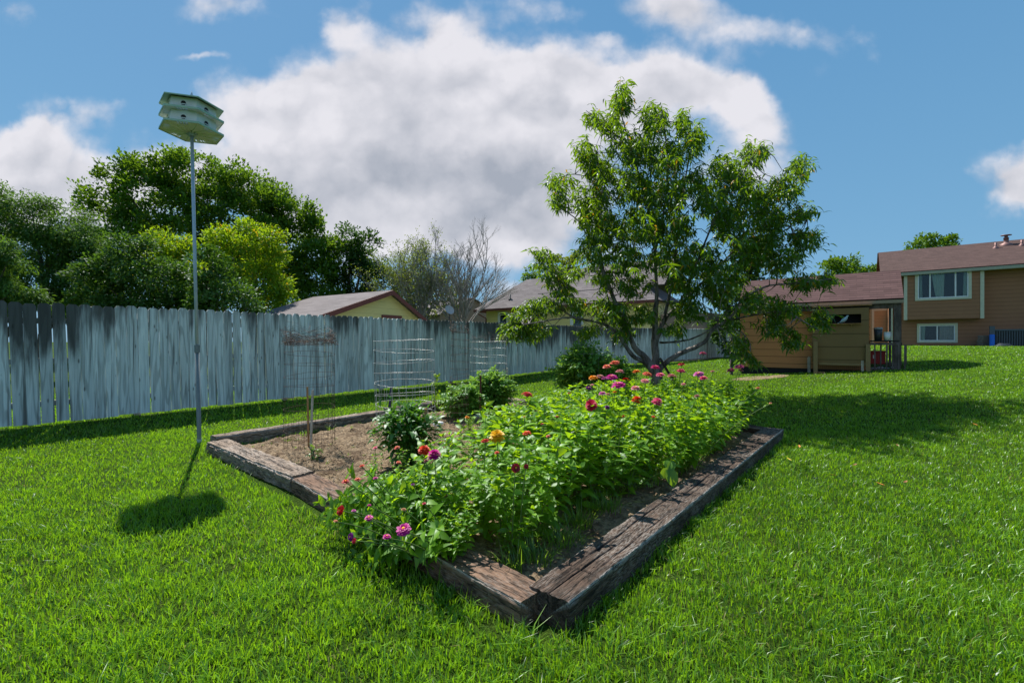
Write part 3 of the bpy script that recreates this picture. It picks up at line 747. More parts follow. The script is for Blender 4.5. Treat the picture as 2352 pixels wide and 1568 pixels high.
# ------------------------------------------------------------------ the picket fence
rail_bm = None
fence = empty('picket_fence', (float(FA[0]), float(FA[1]), tz(*FA)), 'long weathered grey dog-eared board fence running from the left foreground to the coop', 'fence')
def fence_line(o, dd, nn, t0, t1, zb0, zb1, k0):
    t = t0; k = k0; sec = MB(); cnt = 0; start = t
    def flush(sec, ta, tb):
        if not sec.v: return
        f = sec.build('fence_panel', M['fence'], fence)
        for hz in (0.28, 0.92, 1.52):
            q0 = o + dd * ta - nn * 0.022; q1 = o + dd * tb - nn * 0.022
            za = zb0 + (zb1 - zb0) * (ta - t0) / (t1 - t0) + hz; zb = zb0 + (zb1 - zb0) * (tb - t0) / (t1 - t0) + hz
            b = [(*q0, za), (*(q1), zb), (*(q1 - nn * 0.038), zb), (*(q0 - nn * 0.038), za)]
            MB().quadbox(b, [(p[0], p[1], p[2] + 0.085) for p in b]).build('rail', M['fence_back'], f)
    while t < t1:
        wd = 0.1385 + random.uniform(-0.0012, 0.0012)
        gap = random.choice((0.002, 0.003, 0.004, 0.006, 0.008, 0.011)) if random.random() < 0.82 else 0.015
        zb = zb0 + (zb1 - zb0) * (t - t0) / (t1 - t0) + 0.03 + random.uniform(-0.012, 0.012)
        ht = 1.80 + random.uniform(-0.012, 0.012) + (0.03 if k in (4, 5) else 0)
        lean = 0.030 * max(0, 1 - t / 14) + random.uniform(-0.004, 0.004)
        jut = random.uniform(-0.003, 0.003)
        c = 0.036
        def pt(s, z): q = o + dd * (t + s - lean * (z - ht / 2) * 1.0) + nn * jut; return (q[0], q[1], zb + z)
        if t < t1:
            pxm = CX + FP * (o[0] + dd[0] * t) / (o[1] + dd[1] * t)
            st = 0.0
            for c0, s0, a0 in ((60, 150, .78), (250, 60, .35), (1150, 75, .72), (1240, 70, .80), (1330, 40, .85), (1420, 80, .75), (560, 40, .3), (780, 50, .35), (1000, 70, .35), (1520, 60, .5)):
                st = max(st, a0 * math.exp(-((pxm - c0) / s0) ** 2))
            st = min(1, max(0, st + random.uniform(-0.12, 0.12)))
            rnd = random.random()
            zsq = [0, 0.25, 0.5, 0.75, 1.0]
            prof_l = [pt(0, ht * q) for q in (0, .5)] + [pt(0, ht - c)]
            prof_r = [pt(wd, ht * q) for q in (0, .5)] + [pt(wd, ht - c)]
            tl, tr = pt(c * .85, ht), pt(wd - c * .85, ht)
            loop = [prof_l[0], prof_r[0], prof_r[1], prof_r[2], tr, tl, prof_l[2], prof_l[1]]
            hs = [0, 0, .5, 1 - c / ht, 1, 1, 1 - c / ht, .5]
            n0 = len(sec.v)
            off = np.array((*(-nn * 0.018), 0))
            vs = loop + [tuple(np.array(p) + off) for p in loop]
            sec.add(vs, [(0, 1, 2, 7), (7, 2, 3, 6), (6, 3, 4, 5), (15, 10, 9, 8), (14, 11, 10, 15), (13, 12, 11, 14)] + [(i, 8 + i, 8 + (i + 1) % 8, (i + 1) % 8) for i in range(8)])
            for i in range(16): sec.t[n0 + i] = (rnd, hs[i % 8], st)
        t += wd + gap; k += 1; cnt += 1
        if cnt == 17:
            flush(sec, start, t); sec = MB(); cnt = 0; start = t
            q = o + dd * t - nn * 0.062
            MB().obox((*(q - dd * 0.045), zb - 0.1), (*(dd * 0.09), 0), (*(-nn * 0.09), 0), (0, 0, 1.78)).build('post', M['fence_back'], fence)
    flush(sec, start, t)
fence_line(FA, FD, FN, -8.4, 19.3, 0.097, 0.25, -50)
fence_line(FB, FD2, FN2, 0.02, 14.2, 0.25, 0.40, 999)

# ------------------------------------------------------------------ martin birdhouse on its pole
pb = gp(458, 1020)
PB = np.array((pb[0], pb[1], 0.0))
bh = empty('birdhouse', tuple(PB), 'two storey white hexagonal martin birdhouse on a tall galvanised pole', 'birdhouse')
PT = np.array((-4.363, pb[1], 4.243))
def plerp(t): return tuple(PB + (PT - PB) * t)
zc = (1.30 - 0) / PT[2]
MB().tube([tuple(PB + (0, 0, -0.2)), plerp(0.0), plerp(zc)], 0.0265, 14).build('lower_pole', M['galv_dull'], bh, True)
MB().tube([plerp(zc - .02), plerp(0.6), plerp(1.0)], 0.0205, 14).build('upper_pole', M['galv'], bh, True)
MB().tube([plerp(zc - 0.012), plerp(zc + 0.012)], 0.033, 12).build('collar', M['galv_dull'], bh)
MB().tube([plerp(zc - 0.30), plerp(zc - 0.29)], 0.030, 12).build('clamp', M['galv'], bh)
TX = Vector((1, 0, 0)); TY0 = Vector((0, 1, 0)); TZ = TX.cross(TY0).normalized(); TY = TZ.cross(TX)
O = Vector(plerp(1.0))
def H(x, y, z): return tuple(O + TX * x + TY * y + TZ * z)
PHI = R(46.2)
def hexp(r, k, z):
    a = PHI + k * math.pi / 3
    return (r * math.sin(a), -r * math.cos(a), z)
def tray(z, name, mat, ri=0.08, ro=0.382, slots=True, lip=0.022):
    mb = MB(); th = 0.010
    S_ = [0, .30, .36, .40, .46, .50, .56, .60, .66, 1]; T_ = [ri / ro, .72, .93, 1]
    for k in range(6):
        a = np.array(hexp(ro, k, 0)); b = np.array(hexp(ro, k + 1, 0))
        for i in range(len(S_) - 1):
            for j in range(len(T_) - 1):
                if slots and j == 1 and 1 <= i <= 7 and i % 2 == 1: continue
                q = [(a + (b - a) * S_[i + di]) * T_[j + dj] for di, dj in ((0, 0), (0, 1), (1, 1), (1, 0))]
                zt = [z - 0.020 * (1 - T_[j + dj]) * 0 for dj in (0, 1, 1, 0)]
                lo = [H(p[0], p[1], zz) for p, zz in zip(q, zt)]; hi = [H(p[0], p[1], zz + th) for p, zz in zip(q, zt)]
                mb.add(lo + hi, [(0, 1, 2, 3), (7, 6, 5, 4), (0, 4, 5, 1), (1, 5, 6, 2), (2, 6, 7, 3), (3, 7, 4, 0)])
    o = mb.build(name, mat, bh)
    rim = MB()
    for k in range(6):
        a = np.array(hexp(ro + .004, k, 0)); b = np.array(hexp(ro + .004, k + 1, 0)); a2 = a * (ro - .004) / (ro + .004); b2 = b * (ro - .004) / (ro + .004)
        rim.quadbox([H(a[0], a[1], z - .005), H(b[0], b[1], z - .005), H(b2[0], b2[1], z - .005), H(a2[0], a2[1], z - .005)], [H(a[0], a[1], z + lip), H(b[0], b[1], z + lip), H(b2[0], b2[1], z + lip), H(a2[0], a2[1], z + lip)])
    rim.build('rim', M['bird_trim'], o)
    return o
t0 = tray(0.0, 'bottom_tray', M['bird_white'])
rb = MB()
for k in range(12):
    a = PHI + k * math.pi / 6; r = 0.37 if k % 2 == 0 else 0.32
    c, s = math.sin(a), -math.cos(a)
    p0 = np.array((c, s)) * 0.05; p1 = np.array((c, s)) * r; nn = np.array((-s, c)) * 0.006
    rb.quadbox([H(*(p0 - nn), -.016), H(*(p1 - nn), -.008), H(*(p1 + nn), -.008), H(*(p0 + nn), -.016)], [H(*(p0 - nn), .002), H(*(p1 - nn), .002), H(*(p1 + nn), .002), H(*(p0 + nn), .002)])
rb.build('underside_rib', M['bird_white'], t0)
m_ = MB()
m_.tube([H(0, 0, -.05), H(0, 0, .012)], .045, 12); m_.obox(H(-.07, -.02, -.03), tuple(TX * .14), tuple(TY * .04), tuple(TZ * .02))
m_.build('pole_mount', M['galv'], bh)
m_ = MB(); m_.tube([H(0, 0, .01), H(0, 0, .35)], .10, 6); m_.build('centre_core', M['bird_white'], bh)
for zt, nm in ((0.012, 'lower_storey'), (0.194, 'upper_storey')):
    mb = MB(); hh = 0.168 if zt < .1 else 0.156
    for k in range(6):
        a, b = np.array(hexp(.290, k, zt)), np.array(hexp(.290, k + 1, zt)); a2, b2 = np.array(hexp(.282, k, zt)), np.array(hexp(.282, k + 1, zt))
        mb.quadbox([H(*a), H(*b), H(*b2), H(*a2)], [H(a[0], a[1], a[2] + hh), H(b[0], b[1], b[2] + hh), H(b2[0], b2[1], b2[2] + hh), H(a2[0], a2[1], a2[2] + hh)])
    st_ = mb.build(nm, M['bird_white'], bh)
    for k in range(6):
        a, b = np.array(hexp(.291, k, 0)), np.array(hexp(.291, k + 1, 0)); mid = (a + b) / 2 - (b - a) * 0.02; e = (b - a) / np.linalg.norm(b - a)
        n_ = np.array((mid[0], mid[1], 0)); n_ /= np.linalg.norm(n_)
        h = MB(); pts = []
        for i in range(15):
            an = math.pi * 2 * i / 15; pts.append(mid + e * 0.030 * math.cos(an) + np.array((0, 0, zt + .078 + 0.032 * max(math.sin(an), -.75))))
        h.prism([H(*p) for p in pts], tuple(Vector(H(*(n_ * .003))) - O)); h.build('entrance_hole', M['black'], st_)
        p = MB(); q = mid + np.array((0, 0, zt + .062)); p.obox(H(*(q - e * .034 + n_ * .0035)), tuple(Vector(H(*(e * .068))) - O), tuple(Vector(H(*(n_ * .012))) - O), tuple(TZ * .006))
        p.build('perch', M['bird_white'], st_)
        # little porch rail
        g = MB(); q = mid + n_ * .07
        for s in (-.05, .05): g.tube([H(*(q + e * s + (0, 0, zt + .0))), H(*(q + e * s + (0, 0, zt + .035)))], .003, 4)
        g.tube([H(*(q - e * .05 + (0, 0, zt + .035))), H(*(q + e * .05 + (0, 0, zt + .035)))], .003, 4)
        g.build('porch_rail', M['bird_white'], st_)
tray(0.182, 'middle_tray', M['bird_white'])
mb = MB(); ze = 0.352
for k in range(6):
    a, b = hexp(.382, k, ze), hexp(.382, k + 1, ze)
    ap = (0, 0, ze + .12)
    mb.add([H(*a), H(*b), H(*ap), H(a[0], a[1], ze - .014), H(b[0], b[1], ze - .014), H(0, 0, ze + .106)], [(0, 1, 2), (5, 4, 3), (0, 3, 4, 1)])
rf = mb.build('roof', M['bird_trim'], bh)
mb = MB(); mb.tube([H(0, 0, ze + .10), H(0, 0, ze + .15), H(0, 0, ze + .17), H(0, 0, ze + .21)], [.012, .02, .012, .002], 8); mb.build('finial', M['galv'], rf, True)

# ------------------------------------------------------------------ wire cages, stakes
def cage(label, px, Y, r, htop, zb, nv, mat, rings, wob=0.02, top_mess=0, seed=1, rad=0.0028, group='wire plant cages in the bed'):
    rr = random.Random(seed)
    c = at(px, 784, Y); base = np.array((c[0], c[1], soil_z(c[0], c[1])))
    t = empty('wire_cage', tuple(base), label, 'plant cage', group)
    def P_(a, z):
        k = 1 + 0.06 * math.sin(3 * a + seed) + 0.02 * math.sin(5 * a + z * 4)
        return (base[0] + r * k * math.cos(a) + wob * (z) * math.sin(seed), base[1] + r * k * math.sin(a), base[2] + z)
    for q in range(rings):
        z = zb + (htop - zb) * q / (rings - 1)
        tl1, tl2 = rr.uniform(-wob, wob), rr.uniform(-wob, wob)
        pts = []
        for i in range(37):
            a = i / 36 * 2 * math.pi
            x, y, zz = P_(a, z); pts.append((x, y, zz + tl1 * math.cos(a) + tl2 * math.sin(a) + rr.uniform(-.003, .003)))
        MB().tube(pts, rad, 5, False).build('hoop', mat, t, True)
    mb = MB()
    for i in range(nv):
        a = i / nv * 2 * math.pi
        pts = [P_(a + 0.03 * math.sin(k * 1.3 + i), -0.04 + (htop + 0.04) * k / 6) for k in range(7)]
        mb.tube(pts, rad * 0.72, 4, False)
    mb.build('upright_wires', mat, t)
    if top_mess:
        mb = MB()
        for i in range(top_mess):
            a = rr.uniform(0, 6.28); z = htop + rr.uniform(-.05, .02); pts = []
            ln = rr.uniform(.06, .26)
            for k in range(7):
                a += rr.uniform(-.5, .5); z += ln / 6 * rr.uniform(.1, 1.3)
                q = P_(a, z); s = 1 + rr.uniform(-.25, .15)
                pts.append((base[0] + (q[0] - base[0]) * s - (z - htop) * .18, base[1] + (q[1] - base[1]) * s, q[2]))
            mb.tube(pts, 0.0014, 3, False)
        mb.build('tangled_netting', M['wire_rust'], t)
    return t
cage('rusty wire cage with a torn tangled top, around the two stakes', 714, 5.75, .295, 1.33, .10, 26, M['wire_rust'], 10, .03, 150, 3, .0021)
cage('bright galvanised wire hoop cage standing over the pepper plant', 936, 6.5, .42, 1.36, .12, 24, M['wire'], 9, .03, 0, 5, .0034)
cage('narrow rusty wire tube cage beside the leafy vine', 1052, 6.9, .14, 1.48, .02, 14, M['wire_rust'], 14, .02, 60, 8, .002)
cage('galvanised wire cage around the staked tomato plant', 1128, 8.5, .34, 1.34, .12, 20, M['wire'], 10, .025, 30, 11, .0028)
cage('wire cage farthest back, behind the tall tomato bush', 1356, 9.15, .40, 1.25, .12, 18, M['wire'], 9, .02, 0, 14, .0024)
def stake(label, name, x0, y0, x1, y1, Y, w, mat, cat='stake', depth=None, square=True, lean=0.0):
    a = at(x0, y0, Y); b = at(x1, y1, Y + lean)
    if a[2] > 0.0: a = a - (b - a) / (b - a)[2] * (a[2] + 0.1)
    mb = MB(); d_ = (b - a) / np.linalg.norm(b - a)
    mb.tube([a, a + (b - a) * .5, b], w / 2 * (1.25 if square else 1), 4 if square else 10)
    o = mb.build(name, mat, None, not square, origin=tuple(a))
    return tag(o, label, cat, 'stakes standing in the bed')
stake('pale square wooden stake in the bare soil, inside the rusty cage', 'wooden_stake', 714, 1030, 718, 896, 5.62, .024, M['wood_pale'])
stake('reddish brown stake right behind the pale one', 'wooden_stake', 709, 1020, 706, 888, 5.80, .020, M['wood_tan'])
stake('tan wooden stake at the right of the pepper plant', 'wooden_stake', 978, 1050, 978, 938, 4.85, .030, M['wood_tan'])
stake('rusty steel post in front of the caged tomato plant', 'steel_post', 1103, 945, 1104, 862, 7.7, .036, M['rust'])
stake('pale short stake at the right of the caged tomato plant', 'wooden_stake', 1160, 930, 1165, 845, 8.4, .036, M['wood_pale'])
stake('dark navy metal post inside the bright hoop cage', 'steel_post', 893, 960, 899, 889, 6.9, .042, M['navy'])
# white plastic scoop lying on the soil
c = gp(1003, 974, 0.08); mb = MB()
d_ = Vector((0.93, -0.3, 0.22)).normalized()
mb.tube([tuple(c + np.array(d_) * s) for s in (-.05, -.045, 0, .05, .11, .125)], [.02, .042, .045, .040, .024, .004], 12)
tag(mb.build('plastic_scoop', M['white_plastic'], None, True, origin=tuple(c)), 'white plastic scoop lying on the soil right of the pepper plant', 'scoop')
c = gp(1098, 966, 0.06); mb = MB()
mb.lathe((c[0], c[1], 0.05), [(.055, 0), (.07, .09), (.075, .095), (.07, .1), (.06, .03)], 14)
tag(mb.build('plant_pot', M['grey_lid'], None, True, origin=tuple(c)), 'small pale grey pot at the foot of the rusty steel post', 'pot')

# ------------------------------------------------------------------ leaves
def unit(a): return a / np.maximum(np.linalg.norm(a, axis=-1, keepdims=True), 1e-9)
def leaves(P, D, N, L, Wd, droop, tint, odd=None, prof=((0, .12), (.28, .95), (.6, .82), (1, .0)), fold=0.25):
    """arched leaves: P base, D direction, N upper side; returns V, F, T"""
    n = len(P); D = unit(D); S = unit(np.cross(D, N)); N = unit(np.cross(S, D))
    L = np.broadcast_to(L, n)[:, None]; Wd = np.broadcast_to(Wd, n)[:, None]; droop = np.broadcast_to(droop, n)[:, None]
    rows = []; lay = []
    for t, w_ in prof:
        c = P + D * L * t * (1 - 0.25 * np.abs(droop) * t) - N * droop * L * t ** 2
        if w_ < .02: rows.append(c); lay.append(1)
        else:
            rows.append(c + S * Wd / 2 * w_ + N * fold * Wd / 2 * w_); rows.append(c); rows.append(c - S * Wd / 2 * w_ + N * fold * Wd / 2 * w_); lay.append(3)
    V = np.stack(rows, 1); k = V.shape[1]; f = []; i = 0
    for a, b in zip(lay[:-1], lay[1:]):
        if b == 3:
            f += [(i, i + 1, i + 4), (i, i + 4, i + 3), (i + 1, i + 2, i + 5), (i + 1, i + 5, i + 4)]
        else:
            f += [(i, i + 1, i + 3), (i + 1, i + 2, i + 3)]
        i += a
    F = ((np.arange(n) * k)[:, None, None] + np.array(f)[None]).reshape(-1, 3)
    tt = np.stack([np.clip(tint, 0, 1), np.zeros(n) if odd is None else odd, np.zeros(n)], 1)
    return V.reshape(-1, 3), F, np.repeat(tt, k, 0)
PROF_LONG = ((0, .1), (.25, .8), (.55, 1.0), (.8, .6), (1, 0))
PROF_SMALL = ((0, .25), (.45, 1.0), (1, 0))

# ------------------------------------------------------------------ zinnias
def zin_variant(seed):
    r = np.random.default_rng(seed); P, D, L = [], [], []; sb = MB()
    def shoot(p0, dr, ln, rad, l0, top=True):
        p0 = np.array(p0, float); dr = np.array(dr, float); dr /= np.linalg.norm(dr)
        nodes = max(3, int(ln / 0.082)); a0 = r.uniform(0, 6.28); pts = [p0]; p = p0
        for k in range(1, nodes + 1):
            dr = unit(dr + (0, 0, 0.10) + r.normal(0, .05, 3)); p = p + dr * ln / nodes; pts.append(p)
            if k >= 1 or rad < .004:
                a = a0 + (k % 2) * math.pi / 2 + r.normal(0, .25)
                up = .25 + .9 * (k / nodes) ** 3 * (1 if top else .5)
                for q in (0, math.pi):
                    P.append(p); D.append((math.cos(a + q), math.sin(a + q), up + r.normal(0, .2))); L.append(l0 * (1 - .35 * (k / nodes) ** 2) * r.uniform(.75, 1.2))
        for q in range(3):
            a = r.uniform(0, 6.28); P.append(p); D.append((math.cos(a) * .5, math.sin(a) * .5, 1)); L.append(l0 * .45)
        sb.tube(pts, list(np.linspace(rad, rad * .5, len(pts))), 5, False)
        return pts
    main = shoot((0, 0, -.02), (r.normal(0, .06), r.normal(0, .06), 1), .98, .0045, .185)
    for k in range(r.integers(4, 6)):
        i = 2 + k * 2; i = min(i, len(main) - 4); a = k * 2.4 + r.uniform(0, 1)
        shoot(main[i], (math.cos(a), math.sin(a), r.uniform(.9, 1.6)), (1 - i / len(main)) * r.uniform(.72, 1.0), .003, .165)
    P, D, L = np.array(P), np.array(D), np.array(L); n = len(P)
    N = np.tile((0, 0, 1.0), (n, 1)) + r.normal(0, .42, (n, 3)) + unit(D) * 0.02; L = L * r.uniform(.6, 1.2, n)
    V, F, T = leaves(P, D, N, L, L * r.uniform(.34, .50, n), r.uniform(.15, .75, n), r.normal(.5, .25, n), prof=((0, .35), (.22, .92), (.55, .85), (.85, .35), (1, 0)), fold=.3)
    return (V, F, T), sb
ZV = []
for s in range(7):
    (V, F, T), sb = zin_variant(100 + s)
    o = raw('foliage', V, F, M['zinnia_leaf'], False, T); s_ = sb.build('stems', M['stem'])
    ZV.append((o.data, s_.data)); bpy.data.objects.remove(o); bpy.data.objects.remove(s_)
def canopy(u, v):
    return 0.53 + 0.038 * v + 0.05 * math.sin(v * 2.1 + u * 3) - 0.06 * max(0, 1.0 - v) - 0.05 * max(0, u - 1.8)
def zplant(x, y, h, label, group, lean=None, spread=1.0, seed=0):
    rr = random.Random(seed * 7 + 3); z = soil_z(x, y) - .01
    t = empty('zinnia_plant', (x, y, z), label, 'zinnia', group)
    fo, st = ZV[rr.randrange(len(ZV))]
    rot = rr.uniform(0, 6.28); q = bpy.data.objects.new('foliage', fo); s = bpy.data.objects.new('stems', st)
    for o in (q, s):
        o.scale = (h * spread * 1.12, h * spread * 1.12, h)
        if lean is not None:
            o.rotation_mode = 'AXIS_ANGLE' if False else 'QUATERNION'
            ax = Vector((0, 0, 1)).cross(Vector((lean[0], lean[1], 0)))
            from mathutils import Quaternion
            o.rotation_quaternion = Quaternion(ax.normalized(), Vector((lean[0], lean[1])).length) @ Quaternion((0, 0, 1), rot)
        else: o.rotation_euler = (rr.uniform(-.1, .1), rr.uniform(-.1, .1), rot)
        link(o, t)
    return t
def petal_mat(name, c, under=None):
    return leafmat('petal_' + name, tuple(x * .72 for x in c), c, c, 0.35, 0.03, 0.5)
PC = {'red': (.62, .012, .012), 'crimson': (.62, .01, .06), 'darkred': (.30, .003, .010), 'orange': (.80, .17, .012), 'orangered': (.78, .07, .012), 'yellow': (.86, .52, .005),
      'magenta': (.62, .015, .30), 'hotpink': (.75, .035, .22), 'pink': (.80, .13, .28), 'palepink': (.78, .30, .34), 'purple': (.20, .012, .22), 'lilac': (.62, .12, .42),
      'coral': (.80, .17, .12), 'salmon': (.75, .30, .17), 'dusty': (.50, .20, .19), 'tan': (.55, .30, .14), 'orangeyellow': (.88, .33, .01), 'paleorange': (.80, .42, .12)}
PM = {k: petal_mat(k, v) for k, v in PC.items()}
M['zin_centre'] = principled('zin_centre', (.75, .36, .02), .8); M['zin_centre_dark'] = principled('zin_centre_dark', (.25, .07, .03), .8)
M['sepal'] = principled('sepal', (.10, .15, .04), .7)
def bloom(parent, pos, r, col, face, seed, full=False):
    g = np.random.default_rng(seed); pos = np.array(pos)
    n_ = unit(np.array(face, float)); x_ = unit(np.cross(n_, (0.3, 1, 0.1))); y_ = np.cross(n_, x_)
    P, D, N, L, Wd, dr = [], [], [], [], [], []
    rings = ((18, 1.0, .05, 0), (15, .82, .25, .004), (12, .60, .55, .008), (8, .38, 1.0, .010)) if not full else ((18, 1.0, -.1, 0), (17, .95, .25, .010), (15, .82, .6, .018), (12, .62, 1.0, .024), (9, .4, 1.8, .028), (5, .25, 3.0, .03))
    for k, (m, s, up, lift) in enumerate(rings):
        for i in range(m):
            a = (i + .5 * (k % 2)) / m * 6.283 + g.normal(0, .06)
            d_ = x_ * math.cos(a) + y_ * math.sin(a)
            P.append(pos + d_ * r * .10 + n_ * lift * r / .05); D.append(d_ + n_ * (up + g.normal(0, .06))); N.append(n_ + d_ * -up); L.append(r * s * g.uniform(.88, 1.05)); Wd.append(r * .42 * (s * .4 + .6)); dr.append(g.uniform(.05, .3))
    n = len(P)
    V, F, T = leaves(np.array(P), np.array(D), np.array(N), np.array(L), np.array(Wd), np.array(dr), g.normal(.6, .25, n), prof=((0, .35), (.5, .9), (.85, .95), (1.0, .45)), fold=.12)
    fl = raw('flower', V, F, PM[col], False, T, parent)
    if not full:
        mb = MB(); c = pos
        pts = [c + n_ * h * r for h in (.0, .18, .32, .38)]
        mb.tube(pts, [r * .30, r * .30, r * .20, r * .04], 10)
        mb.build('flower_centre', M['zin_centre'] if r > .018 else M['zin_centre_dark'], fl, True)
    mb = MB(); mb.tube([pos - n_ * r * .45, pos - n_ * r * .25, pos - n_ * r * .02], [r * .12, r * .32, r * .34], 8); mb.build('calyx', M['sepal'], fl, True)
    return fl
